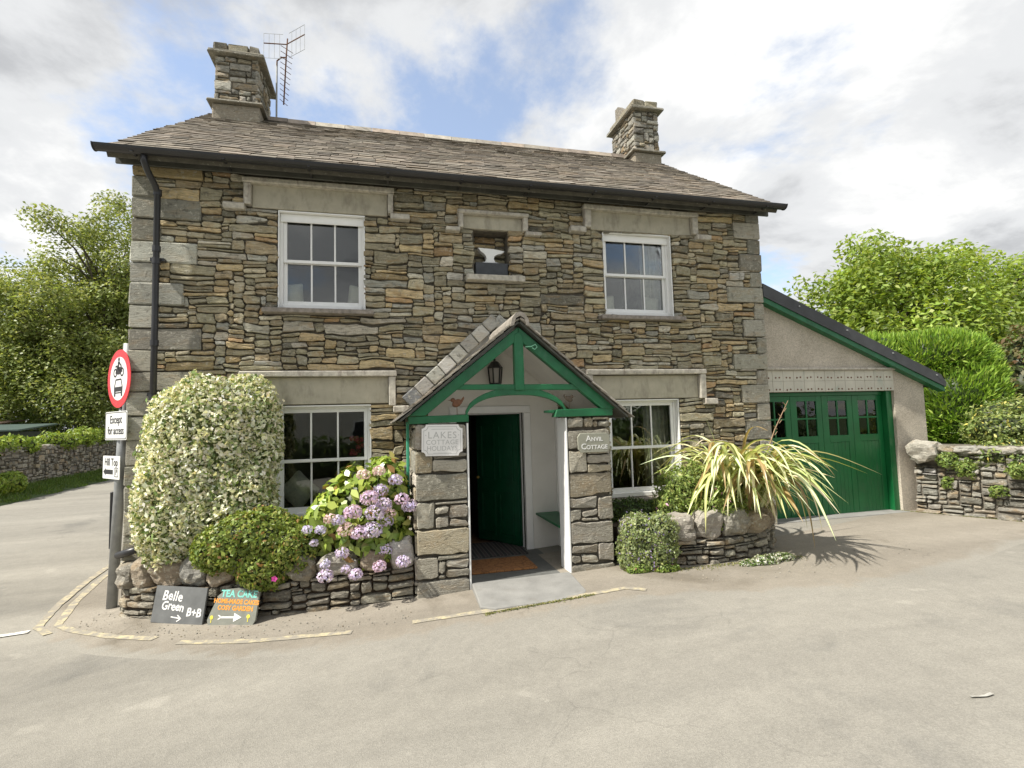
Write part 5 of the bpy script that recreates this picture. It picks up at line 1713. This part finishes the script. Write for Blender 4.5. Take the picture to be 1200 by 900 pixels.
put_text('for access', .135, lambda a, b_, d: f(a, b_, d + .004), M_BLKP, pl1, at=(0, -.062), bold=.002, sx=.92)
f = sg(1.415, .075, -.06)
mb = MB(); mb.prism(rrect(.265, .138, .015), f, 0, .005); pl2 = mb.build('sign_plate', M_SIGNW, post)
put_text('Hill Top', .125, lambda a, b_, d: f(a, b_, d + .004), M_BLKP, pl2, at=(0, .06), bold=.0015)
shapes('arrow', [[(-.24, -.055), (-.17, -.012), (-.17, -.028), (.06, -.028), (.06, -.082), (-.17, -.082), (-.17, -.098)]], f, M_BLKP, pl2, .0055, .007)
frm = MB()
mb = MB(); o_, i_ = rrect(.055, .055, .012), rrect(.047, .047, .01); n = len(o_)
f_ = lambda a, b_, d: f(a + .165, b_ - .055, d)
mb.add([f_(a, b_, .0066) for a, b_ in o_] + [f_(a, b_, .0066) for a, b_ in i_], [(k, (k + 1) % n, n + (k + 1) % n, n + k) for k in range(n)]); mb.build('parking_border', M_BLKP, pl2)
put_text('P', .095, lambda a, b_, d: f(a, b_, d + .004), M_BLKP, pl2, at=(.165, -.055), bold=.001)
for zc in (2.62, 2.35, 1.98, 1.84, 1.42):
    o = Vector((PXY[0] + .11 * (zc + .3) / 3.22, PXY[1], zc))
    mb = MB(); mb.tube([o - Vector((0, 0, .02)), o + Vector((0, 0, .02))], .064, 14); q = o + sn_ * .062; mb.prism([(-.05, -.018), (.05, -.018), (.05, .018), (-.05, .018)], lambda a, b_, d: tuple(o + sr_ * a + Vector((0, 0, b_)) + sn_ * d), .045, .074); mb.build('clamp', M_METAL, post)
mb = MB(); mb.box(-.236, -.208, .195, .235, .45, 1.12, .005); mb.build('cable_cover', M_BLACK, post)
mb = MB(); mb.tube([(-.225, .215, 1.05), (-.15, .2, 1.05)], .012, 6); mb.tube([(-.225, .215, .55), (-.17, .2, .55)], .012, 6); mb.build('cover_strap', M_METAL, post)

# ------------------------------------------------------------------ chalk boards against the planter
def board_fn(BL, BR, TL):
    BL, BR, TL = Vector(BL), Vector(BR), Vector(TL)
    u_ = (BR - BL).normalized(); v_ = (TL - BL); v_ = (v_ - u_ * v_.dot(u_)); h = v_.length; v_.normalize()
    n_ = u_.cross(v_)
    if n_.dot(CAM - BL) < 0: n_ = -n_
    return (lambda a, b_, d: tuple(BL + u_ * a + v_ * b_ + n_ * d)), (BR - BL).length, h
f1, w1, h1 = board_fn((.54, -.63, -.192), (1.135, -.99, -.176), (.548, -.545, .165))
mb = MB(); mb.prism([(0, 0), (w1, 0), (w1, h1), (0, h1)], f1, 0, .018)
bd = mb.build('slate_board', plain('chalkboard_slate', (.125, .13, .13), .8, .18, 7, .15, 60))
tag(bd, 'rectangular dark slate board with white hand lettering leaning on planter boulders', 'sign board')
fb = lambda a, b_, d: f1(a, b_, d + .017)
put_text('Belle', .135, fb, M_CHALK, bd, at=(.245, .265), rot=-.04, bold=.002, spacing=1.05, shear=.12, jitter=.012)
put_text('Green', .120, fb, M_CHALK, bd, at=(.27, .165), rot=-.05, bold=.002, shear=.1, jitter=.012)
put_text('B+B', .115, fb, M_CHALK, bd, at=(.565, .115), rot=-.03, bold=.002, shear=.08, jitter=.012)
shapes('arrow', [[(.27, .072), (.40, .062), (.40, .052), (.27, .062)], [(.36, .092), (.415, .058), (.408, .050), (.352, .084)], [(.36, .022), (.415, .055), (.408, .063), (.352, .030)]], fb, M_CHALK, bd, .002, .004)
f1b, w2, h2 = board_fn((1.185, -1.015, -.166), (1.69, -1.255, -.142), (1.235, -.93, .17))
mb = MB(); mb.prism([(0.02, 0), (w2 * .95, 0.0), (w2, .05), (w2 * 1.0, h2 * .90), (w2 * .90, h2 * .965), (w2 * .55, h2 * 1.02), (.30 * w2, h2 * .98), (.16 * w2, h2 * .82), (.02, h2 * .32), (0, .05)], f1b, 0, .022)
bd2 = mb.build('slate_board', plain('painted_slate', (.20, .205, .175), .8, .18, 7, .2, 50))
tag(bd2, 'rounded grey green slate with turquoise and orange lettering and a white arrow', 'sign board')
fb2 = lambda a, b_, d: f1b(a, b_, d + .021)
M_TURQ = plain('turquoise_paint', (.20, .55, .48), .8, .15, 30); M_ORNG = plain('orange_paint', (.72, .30, .05), .8, .15, 30); M_YEL = plain('yellow_paint', (.75, .65, .08), .8, .1, 30)
put_text('TEA CAKE', .092, fb2, M_TURQ, bd2, at=(.33, .295), rot=-.03, bold=.003)
put_text('HOME-MADE CAKES', .058, fb2, M_ORNG, bd2, at=(.31, .222), rot=-.05, bold=.0025)
put_text('COSY GARDEN', .060, fb2, M_ORNG, bd2, at=(.31, .160), rot=-.04, bold=.0025)
shapes('arrow', [[(.15, .085), (.32, .085), (.32, .068), (.15, .068)], [(.31, .118), (.40, .077), (.31, .034)], [(.15, .076), (.12, .098), (.14, .098), (.17, .078)], [(.15, .076), (.12, .056), (.14, .056), (.17, .074)]], fb2, M_CHALK, bd2, .002, .004)
for cx_, cy_ in ((.05, .075), (.475, .085)): shapes('painted_flower', [circ(.020, 8, cx_, cy_), [(cx_ - .004, cy_ - .05), (cx_ + .004, cy_ - .05), (cx_ + .003, cy_ - .015), (cx_ - .003, cy_ - .015)]], fb2, M_YEL, bd2, .002, .004)
mb = MB(); mb.box(1.42, 1.52, -1.27, -1.13, -.165, -.135, .008, rough=.006)
tag(mb.build('wedge_stone', M_SILL), 'small flat brown stone wedged under the rounded painted slate', 'stone')

# loose grit along the foot of the walls
gp = []
for k in range(420):
    t = rng.random()
    if t < .6:
        x = rng.uniform(-.3, 3.2); y = edge_y(x) + abs(rng.gauss(0, .35)) + .05
    else:
        x = rng.uniform(5.7, 9.5); y = edge_y(x) + abs(rng.gauss(0, .4)) + .1
    gp.append((x, y, rng.uniform(.003, .011)))
mb = MB()
for x, y, r in gp:
    c = Vector((x, y, gz(x) + .006 + r * .3)); n = 5
    a0 = rng.uniform(0, 6)
    V = [c + Vector((math.cos(a0 + 2 * math.pi * k / n) * r * rng.uniform(.7, 1.2), math.sin(a0 + 2 * math.pi * k / n) * r * rng.uniform(.7, 1.2), 0)) for k in range(n)] + [c + Vector((0, 0, r * .8))]
    mb.add(V, [(k, (k + 1) % n, n) for k in range(n)], pick(GREY_PALETTE))
g_ = mb.build('gravel', M_STONE, None, kind='stuff', use_tone=True); tag(g_, 'scattered grit along the foot of the planter walls', 'gravel')

# moss and weeds along the foot of the walls
wp = []
for k in range(2600):
    t = rng.random()
    if t < .35: x = rng.uniform(5.6, 7.9); y = -1.66 - abs(rng.gauss(0, .06)) + (.15 if x < 6 else 0)
    elif t < .6: x = rng.uniform(3.86, 5.0); y = -2.09 + rng.gauss(0, .015)
    else: x = rng.uniform(11.5, 12.6); y = -(x - 11.85) * 2.1 - .06 - abs(rng.gauss(0, .05)); 
    wp.append((x, y, gz(x) + .012))
P = np.array(wp); n = len(P)
V = leaf_quads(P, np.tile([0, -.3, 1.], (n, 1)), nrng.uniform(.012, .03, n), nrng.uniform(.006, .014, n), .7)
w_ = quads('weeds', V, tones(n, [(.16, .18, .05), (.24, .22, .08), (.10, .13, .04)], [2, 2, 1]), M_LEAF, None, kind='stuff'); tag(w_, 'moss and tiny weeds along the wall feet and slab edge', 'weeds')

# ------------------------------------------------------------------ right dry stone wall and garden
rw = empty('dry_stone_wall', (12.1, -.4, .09), 'mossy dry stone wall running from the garage corner to the right edge', 'stone wall')
at_r, LR = curve_fn([(11.86, .02), (12.0, -.35), (12.45, -1.25), (13.0, -2.2)])
def rfn(s, t, d):
    p, u = at_r(s); n = Vector((u.y, -u.x)); q = p + n * (d - t * .10)
    return (q.x, q.y, .05 + t)
V, F = [], []
for i in range(21):
    for (t, d) in ((-.2, -.05), (1.18, -.05), (1.18, -.5), (-.2, -.5)): V.append(rfn(LR * i / 20, t, d))
for i in range(20):
    for k in range(4): F.append((i * 4 + k, (i + 1) * 4 + k, (i + 1) * 4 + (k + 1) % 4, i * 4 + (k + 1) % 4))
F += [(0, 1, 2, 3), (80, 81, 82, 83)]
build('core', V, F, M_MORTAR, rw)
WALL_PAL = [((0.25, 0.24, 0.205), 30), ((0.32, 0.31, 0.27), 22), ((0.19, 0.18, 0.15), 18), ((0.27, 0.235, 0.18), 10), ((.36, .35, .33), 8)]
lay_stones(lay(0, LR, -.08, 1.12, [(0, .30, .85, 1.3)], .04, .032, ((1, 3), (2, 6), (3, 6), (4, 4), (5, 2)), .12, .55), rfn, rw, M_STONE, pal=WALL_PAL, limit=280, back=-.10, proud=(-.03, .05), gap=.012, bulge=.025)
p, u = at_r(.15); V, F = boulder((p.x + .08, p.y, 1.13), (.22, .20, .19), 4.4, math.atan2(u.y, u.x)); build('boulder', V, F, M_BOULDER, rw, [(.37, .35, .30)] * len(V))
for k in range(9):
    p, u = at_r(.45 + k * .26); V, F = boulder((p.x + .20, p.y + .08, 1.16), (.16, .2, .07), k * 1.7, math.atan2(u.y, u.x)); build('cope_stone', V, F, M_BOULDER, rw, [pick(WALL_PAL)] * len(V))
mb = MB(); mb.prism([(12.2, .3), (12.5, -.55), (13.1, -1.9), (14.5, -3.5), (40, -3.5), (40, 40), (12.45, 40), (12.45, .3)], lambda a, b_, d: (a, b_, d), -.1, 1.06)
mb.build('garden_terrace', M_GRASSG)['kind'] = 'structure'

shrub('yellow_shrub', 'loose green shrub with pale yellow flowers growing over the right stone wall',
      [((13.3, -.55, 1.42), (.62, .55, .38)), ((13.75, -.9, 1.62), (.6, .6, .42)), ((13.0, -.75, 1.12), (.40, .36, .28)), ((13.9, -.3, 1.65), (.7, .6, .36)), ((13.1, -1.3, 1.18), (.4, .4, .30)), ((12.55, -.75, 1.06), (.30, .30, .22)), ((12.7, -1.15, .98), (.28, .25, .26))],
      14000, .055, .026, [(.20, .26, .07), (.28, .34, .10), (.12, .18, .05), (.36, .40, .16), (.70, .62, .16)], [34, 26, 18, 10, 5], core=.78, bump_=.3, base=(13.4, -.6, 1.06))
shrub('wall_fern', 'clump of small ferny leaves rooted in the joints of the right stone wall',
      [((12.12, -.42, .98), (.22, .14, .14)), ((12.22, -.62, .86), (.20, .12, .16)), ((12.05, -.40, .62), (.10, .08, .10)), ((12.33, -.95, .52), (.14, .10, .09)), ((12.62, -1.42, .55), (.2, .12, .08)), ((12.5, -1.2, .85), (.26, .14, .14))],
      3600, .045, .018, [(.22, .32, .07), (.30, .36, .10), (.14, .20, .05)], [3, 2, 2], cat='plant', core=.55, bump_=.3, base=(12.1, -.4, .9))

def conifer_mass(name, label, lobes, n, cols, wts, L=.14, Wd=.035, corecol=(.04, .07, .012), cat='hedge'):
    root = empty(name, (lobes[0][0][0], lobes[0][0][1], 1.06), label, cat)
    for i, (c, r) in enumerate(lobes):
        m = int(n / len(lobes))
        P, Nn = on_shell(m, c, r, .16, -.95, 2.5, .10, 2.0, i * 1.9)
        up = np.tile([0, 0, 1.], (len(P), 1))
        d = unit(Nn * .9 + up * .75 + nrng.normal(0, .35, (len(P), 3)))
        s = unit(np.cross(d, nrng.normal(0, 1, (len(P), 3))))
        Lr = nrng.uniform(.6, 1.4, (len(P), 1)) * L; Wr = nrng.uniform(.7, 1.3, (len(P), 1)) * Wd
        V = np.stack([P - d * Lr * .4, P + s * Wr * .5, P + d * Lr * .6, P - s * Wr * .5], axis=1)
        quads('foliage', V, tones(len(P), cols, wts), M_LEAF, root)
        core_blob('shade_core', c, r, .88, corecol, root, 2.5, .10, 2.0, i * 1.9)
    return root
conifer_mass('clipped_hedge', 'bright green clipped conifer hedge with a rounded overhanging top behind the garage roof',
             [((15.45, 1.75, 1.95), (.90, .8, .98)), ((15.5, 2.2, 3.05), (1.18, .95, .62)), ((14.1, 3.0, 3.1), (1.6, 1.0, .58)), ((16.0, 1.9, 2.5), (.52, .7, .75))],
             36000, [(.22, .36, .045), (.29, .43, .06), (.14, .25, .035), (.38, .49, .10)], [34, 26, 22, 10])
shrub('bronze_shrub', 'dull bronze green shrub between the clipped hedge and the right edge', [((18.9, 2.2, 2.6), (1.1, 1.0, 1.3)), ((20.2, 2.0, 2.2), (1.2, 1.0, 1.2))], 7000, .12, .07, [(.16, .15, .06), (.20, .13, .07), (.12, .17, .05)], [3, 2, 3], base=(18.9, 2.2, 1.06), bump_=.25)
shrub('garden_shrub', 'lime green shrub low beside the clipped hedge above the right wall', [((16.9, .1, 1.45), (.8, .6, .6)), ((18.0, .0, 1.6), (1.0, .8, .7))], 6000, .09, .05, [(.24, .32, .07), (.18, .26, .05), (.32, .36, .10)], [3, 3, 2], base=(15.9, .2, 1.06), bump_=.25)

# ------------------------------------------------------------------ trees
def tree(name, label, base, height, crowns, nclump, leaves, leaf, cols, wts, trunk_r=.25, forks=None, group=None, clump=(.7, 1.2), seed=1, flat=.75):
    r = random.Random(seed)
    root = empty(name, base, label, 'tree', group)
    B = Vector(base)
    cl = []
    tot = sum(c[1][0] * c[1][1] * c[1][2] for c in crowns)
    for c, rad in crowns:
        k = max(3, int(nclump * rad[0] * rad[1] * rad[2] / tot))
        for _ in range(k):
            d = Vector((r.gauss(0, 1), r.gauss(0, 1), r.gauss(0, 1))).normalized()
            q = r.uniform(.35, 1.0) ** .6 * (1 + .22 * mnoise.noise(d * 2.1 + Vector((seed, 0, 0))))
            cl.append((Vector(c) + Vector((d.x * rad[0] * q, d.y * rad[1] * q, d.z * rad[2] * q)), r.uniform(*clump)))
    # trunk and limbs
    tr = MB()
    top = B + Vector((r.uniform(-.4, .4), r.uniform(-.4, .4), height * .55))
    heads = forks or [top]
    for h in heads:
        h = Vector(h)
        m1 = B.lerp(h, .45) + Vector((r.uniform(-.15, .15), r.uniform(-.15, .15), 0))
        tr.tube([B - Vector((0, 0, .3)), m1, h], [trunk_r, trunk_r * .75, trunk_r * .45], 9)
    for c, rad in cl[::2]:
        h = Vector(min(heads, key=lambda q: (Vector(q) - c).length))
        s0 = B.lerp(h, r.uniform(.55, 1.0))
        md = s0.lerp(c, .55) + Vector((0, 0, .12 * (c - s0).length))
        tr.tube([s0, md, c], [trunk_r * .28, trunk_r * .16, .02], 6)
    tr.build('trunk', M_WOOD, root, smooth=True)
    PP, NN = [], []
    for c, rad in cl:
        m = int(leaves * (rad / clump[1]) ** 2)
        d = unit(nrng.normal(0, 1, (m, 3)))
        q = nrng.random((m, 1)) ** .45
        PP.append(np.array(c) + d * q * rad * np.array([1, 1, flat])); NN.append(unit(d * .5 + np.array([0, 0, .8])))
    P, Nn = np.concatenate(PP), np.concatenate(NN); m = len(P)
    ct = np.repeat([r.uniform(.82, 1.18) for _ in cl], [len(x) for x in PP])[:, None]
    V = leaf_quads(P, Nn, nrng.uniform(.7, 1.3, m) * leaf, nrng.uniform(.7, 1.3, m) * leaf * .5, .55)
    quads('crown', V, np.clip(tones(m, cols, wts) * ct, 0, .9), M_TREE, root)
    return root
ASH = [(.25, .30, .10), (.31, .36, .125), (.19, .24, .075), (.40, .43, .19)]
tree('broadleaf_tree', 'tall airy light green tree with a forked trunk nearest the cottage corner', (-12.3, 25, .4), 14, [((-12.6, 25, 8.8), (3.0, 3.0, 5.2)), ((-11.2, 25.5, 11.6), (2.2, 2.4, 4.6)), ((-14.4, 25, 6.8), (2.4, 2.4, 3.4)), ((-11.2, 24, 4.6), (2.6, 2.0, 2.4)), ((-9.2, 26, 7.2), (2.0, 2.2, 5.0)), ((-13.2, 24, 3.6), (2.4, 1.8, 1.8))],
     200, 480, .20, ASH, [30, 30, 18, 12], .26, [(-12.9, 25, 7.5), (-11.2, 25.3, 9.5)], 'trees beyond the left road wall', (.75, 1.35), 2)
tree('broadleaf_tree', 'broad mid green tree at the far left edge behind the wall', (-18, 27, .4), 12, [((-17.6, 26.5, 7.2), (3.6, 3.2, 4.6)), ((-20.5, 27, 6.8), (3.2, 3, 4.8)), ((-16, 25, 4.4), (2.8, 2.4, 2.6))],
     130, 400, .22, [(.19, .24, .07), (.245, .295, .09), (.14, .19, .055)], [30, 25, 18], .32, None, 'trees beyond the left road wall', (.9, 1.5), 5)
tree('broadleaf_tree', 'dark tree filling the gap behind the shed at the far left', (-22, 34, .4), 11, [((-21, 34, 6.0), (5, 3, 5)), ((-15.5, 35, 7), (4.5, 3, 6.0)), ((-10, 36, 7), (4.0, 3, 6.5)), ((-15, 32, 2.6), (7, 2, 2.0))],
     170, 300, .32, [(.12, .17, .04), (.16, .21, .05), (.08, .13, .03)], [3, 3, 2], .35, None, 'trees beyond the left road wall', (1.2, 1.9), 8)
SYC = [(.25, .34, .06), (.31, .41, .08), (.18, .26, .05), (.40, .47, .13)]
tree('sycamore_tree', 'large dense bright green tree rising behind the garage roof', (25.5, 12, 1.0), 9, [((24.9, 11.5, 5.4), (4.2, 3.4, 3.9)), ((27.4, 12, 6.3), (3.4, 3.2, 3.3)), ((21.6, 11, 4.4), (2.1, 2.2, 1.7)), ((23.4, 10.5, 3.2), (3.5, 2.5, 1.8))],
     140, 420, .25, SYC, [30, 30, 20, 10], .35, None, 'trees behind the garage', (.9, 1.5), 12)
tree('sycamore_tree', 'dense green tree cut by the right edge of the picture', (33, 13, 1.0), 9.5, [((32.5, 12.5, 5.8), (3.6, 3.2, 3.9)), ((36, 13, 6.2), (3.2, 3, 3.8)), ((30.6, 11, 3.2), (3.0, 2.4, 2.0))],
     120, 400, .25, SYC, [26, 28, 24, 8], .35, None, 'trees behind the garage', (.9, 1.5), 15)
tree('broadleaf_tree', 'dark green tree low between the two bright trees at the right', (30, 16, 1.0), 7, [((30, 17, 3.6), (7, 2.5, 3.2)), ((22, 17, 2.8), (4, 2.5, 2.4))],
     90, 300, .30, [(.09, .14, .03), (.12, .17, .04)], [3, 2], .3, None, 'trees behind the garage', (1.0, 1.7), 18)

tree('broadleaf_tree', 'far tree closing the end of the left road beyond the boundary wall', (-6, 58, -.2), 10, [((-6, 58, 5.5), (6, 3, 4.6)), ((3, 60, 5.0), (5, 3, 4.4))],
     60, 260, .4, [(.14, .19, .05), (.18, .23, .06)], [1, 1], .3, None, 'trees beyond the left road wall', (1.3, 2.0), 21)

# ------------------------------------------------------------------ far left: wall, verge, shed, car
lw_ = empty('boundary_wall', (-9.9, 20, -.25), 'old stone boundary wall along the far side of the left road', 'stone wall')
def lwx(y): return -9.35 - (y - 13) * .085
mb = MB()
V, F = [], []
for y in (11, 16, 21, 26, 31):
    for (dx, zz) in ((-.06, -.4), (-.12, 1.30), (-.55, 1.30), (-.55, -.4)): V.append((lwx(y) + dx, y, zz))
for i in range(4):
    for k in range(4): F.append((i * 4 + k, (i + 1) * 4 + k, (i + 1) * 4 + (k + 1) % 4, i * 4 + (k + 1) % 4))
build('core', V, F, M_MORTAR, lw_)
lay_stones(lay(11.5, 30, -.25, 1.32, [], .09, .06, ((1, 3), (2, 6), (3, 5), (4, 2)), .2, .6), lambda s, t, d: (lwx(s) + d - .06 * t, s, t), lw_, M_STONE, pal=DARK_PAL + [((.24, .22, .19), 10)], limit=0, back=-.12, proud=(-.04, .06), gap=.02, restname='wall_stones', bulge=.04)
for k in range(42):
    y = 12 + k * .42
    V, F = boulder((lwx(y) - .25, y, 1.36), (.2, .2, .10), k * .9); build('cope_stone', V, F, M_BOULDER, lw_, [pick(WALL_PAL)] * len(V))
def bank(name, label, y0, y1, n, zc, r, cols, wts, seed):
    rr = random.Random(seed); lobes = []
    y = y0
    while y < y1:
        s = rr.uniform(.7, 1.25)
        lobes.append(((lwx(y) - .35 + rr.uniform(-.15, .2), y, zc + rr.uniform(-.12, .15)), (r * s, r * s * 1.3, r * s * .75)))
        y += r * 1.3
    return shrub(name, label, lobes, n, .13, .06, cols, wts, cat='hedge', core=.7, bump_=.35, spread=.8, base=(lwx(y0), y0, 1.3))
LIME = [(.26, .36, .05), (.34, .42, .08), (.18, .27, .04)]
bank('wall_hedge', 'bright lime green hedge growing along the top of the left boundary wall', 18.2, 29, 9000, 1.62, .52, LIME, [3, 3, 2], 3)
bank('wall_hedge', 'lime shrubs hanging over the wall in front of the shed at far left', 13.0, 16.6, 3500, 1.45, .34, LIME, [3, 2, 3], 6)
shrub('verge_shrub', 'lime green shrub at the foot of the boundary wall at the far left', [((-9.1, 14.0, .25), (.35, .6, .38)), ((-9.0, 13.0, .2), (.35, .5, .34))], 3000, .12, .05, LIME, [3, 2, 3], base=(-8.9, 14.2, -.25))
V = []
ys = [10, 14, 18, 22, 26, 31]
for y in ys: V += [(lwx(y) + .02, y, .05), (lwx(y) + .55, y, -.10), (lwx(y) + 1.15, y, -.243)]
build('verge', V, [(i * 3 + k, i * 3 + k + 1, i * 3 + k + 4, i * 3 + k + 3) for i in range(5) for k in range(2)], M_GRASSG)['kind'] = 'structure'
n = 16000
ty = nrng.uniform(11, 30, n); tt = nrng.random(n)
gx = -9.35 - (ty - 13) * .085 + .02 + tt * (1.1 + .12 * np.sin(ty * 3)); gzz = .05 - tt * .29
P = np.stack([gx, ty, gzz], 1); h = nrng.uniform(.06, .20, (n, 1)) * (1 - .5 * tt[:, None])
d = unit(np.array([0, 0, 1.]) + nrng.normal(0, .35, (n, 3))); s = unit(np.cross(d, nrng.normal(0, 1, (n, 3))))
V = np.stack([P - s * .014, P + s * .014, P + d * h], axis=1)
g_ = quads('grass', V, tones(n, [(.10, .17, .03), (.14, .22, .04), (.18, .22, .06)], [3, 3, 1]), M_LEAF, None, 3, kind='stuff'); tag(g_, 'green grass verge at the foot of the left boundary wall', 'grass')
mb = MB(); mb.prism([(-10.0, 11), (-11.6, 31), (-40, 60), (-40, 11)], lambda a, b_, d: (a, b_, d), -.3, .55); mb.build('yard', M_GRASSG)['kind'] = 'structure'

M_SHEDR = plain('green_shed_roof', (.055, .085, .075), .55, .15, 3); M_SHEDW = plain('dark_shed_boards', (.045, .05, .04), .8, .3, 3); M_BRNR = plain('brown_felt_roof', (.17, .12, .09), .9, .2, 3)
def shed(label, cx, cy, w, dpt_, h, roofm, rz):
    r_ = empty('shed', (cx, cy, .55), label, 'shed')
    mb = MB()
    for k in range(int(w / .2)):
        x0 = cx - w / 2 + k * .2
        b_ = MB(); b_.box(x0 + .004, x0 + .196, cy - dpt_ / 2 - .02, cy - dpt_ / 2 + .02, .55, .55 + h); b_.build('wall_board', M_SHEDW, r_)
    mb.box(cx - w / 2, cx + w / 2, cy - dpt_ / 2 + .021, cy + dpt_ / 2, .55, .55 + h); mb.build('walls', M_SHEDW, r_)
    mb = MB(); z0 = .55 + h
    mb.prism([(cy - dpt_ / 2 - .2, z0 + .02), (cy + dpt_ / 2 + .2, z0 + .28), (cy + dpt_ / 2 + .2, z0 + .34), (cy - dpt_ / 2 - .2, z0 + .08)], lambda a, b_, d: (d, a, b_), cx - w / 2 - .15, cx + w / 2 + .15)
    mb.build('roof', roofm, r_)
    return r_
shed('low dark green roofed shed behind the left boundary wall', -12.55, 19.2, 2.6, 2.2, 1.45, M_SHEDR, 0)
shed('low shed with a brown roof behind the green shed at far left', -16.2, 23.2, 3.2, 2.2, 1.75, M_BRNR, 0)
# parked car, only the roof shows over the hedge
car_ = empty('parked_car', (-14.6, 25.0, .55), 'black parked car roof and silver rail showing above the left hedge', 'car')
prof = [(-2.1, .35), (-2.15, .75), (-1.95, .95), (-1.25, 1.02), (-.55, 1.48), (.9, 1.52), (1.65, 1.05), (2.05, .98), (2.15, .6), (2.1, .35)]
def cfn(a, b_, d):
    k = 1.0 if b_ < 1.03 else 1 - .16 * (b_ - 1.03) / .5
    return (-14.6 + a, 25.0 + d * k, .55 + b_)
mb = MB(); mb.prism(prof, cfn, -.88, .88); body = mb.build('body', M_CAR, car_)
bv = body.modifiers.new('bevel', 'BEVEL'); bv.width = .06; bv.segments = 2; bv.limit_method = 'ANGLE'
for pl in ([(-.95, 1.08), (-.45, 1.42), (.15, 1.44), (.15, 1.08)], [(.25, 1.08), (.25, 1.44), (.85, 1.43), (1.35, 1.08)]):
    mb = MB(); mb.prism(pl, cfn, -.90, -.87); mb.build('side_window', M_GLASS, car_)
mb = MB(); mb.tube([(-14.6 - .5, 24.35, 2.12), (-14.6 + .8, 24.35, 2.14)], .03, 6); mb.build('roof_rail', M_METAL, car_)
for wx in (-1.35, 1.35):
    for sy in (-.80, .80):
        mb = MB(); mb.tube([(-14.6 + wx, 25 + sy - .1, .86), (-14.6 + wx, 25 + sy + .1, .86)], .31, 20); wh = mb.build('wheel', M_TYRE, car_)
        mb = MB(); mb.tube([(-14.6 + wx, 25 + sy - .11, .86), (-14.6 + wx, 25 + sy + .11, .86)], .19, 16); mb.build('rim', M_METAL, wh)

# ------------------------------------------------------------------ across the road, behind the camera: seen in the panes
opp = empty('opposite_house', (-1, -19, gz(-1)), 'slate roofed house across the road, reflected in the upper left window', 'house')
mb = MB(); mb.box(-4.5, 4.0, -24, -18.5, -.4, 4.6); mb.build('walls', M_CREAM, opp)
mb = MB(); mb.prism([(-24.3, 4.5), (-18.2, 4.5), (-21.2, 7.2)], lambda a, b_, d: (d, a, b_), -4.7, 4.2); r_ = mb.build('roof', M_ASPHALT_ROOF, opp)
mb = MB(); mb.box(2.9, 3.7, -21.6, -20.8, 6.4, 8.6); mb.build('chimney', M_PEBBLE, r_)
for (x0, z0) in ((-3.4, .9), (1.6, .9), (-3.4, 3.0), (1.6, 3.0)):
    mb = MB(); mb.box(x0, x0 + 1.2, -18.53, -18.47, z0, z0 + 1.2); q = mb.build('window', M_WHITE, opp)
    for k in range(2):
        mb = MB(); mb.box(x0 + .06 + k * .56, x0 + .58 + k * .56, -18.465, -18.455, z0 + .06, z0 + 1.14); mb.build('pane', M_BLACK, q)
shrub('reflection_hedge', 'unseen dark hedge added across the road to darken the lower window reflections', [((-9, -15.5, .8), (4.5, 1.0, 1.9)), ((8, -15.5, .9), (5.5, 1.0, 2.0)), ((19, -15.5, .9), (6, 1.2, 2.4)), ((0, -15.2, .3), (4.6, .7, 1.1))], 14000, .2, .1, [(.07, .12, .03), (.10, .15, .035)], [1, 1], cat='hedge', power=3.0, base=(3, -15.5, -.2))  # hedge added out of view so the lower windows reflect dark
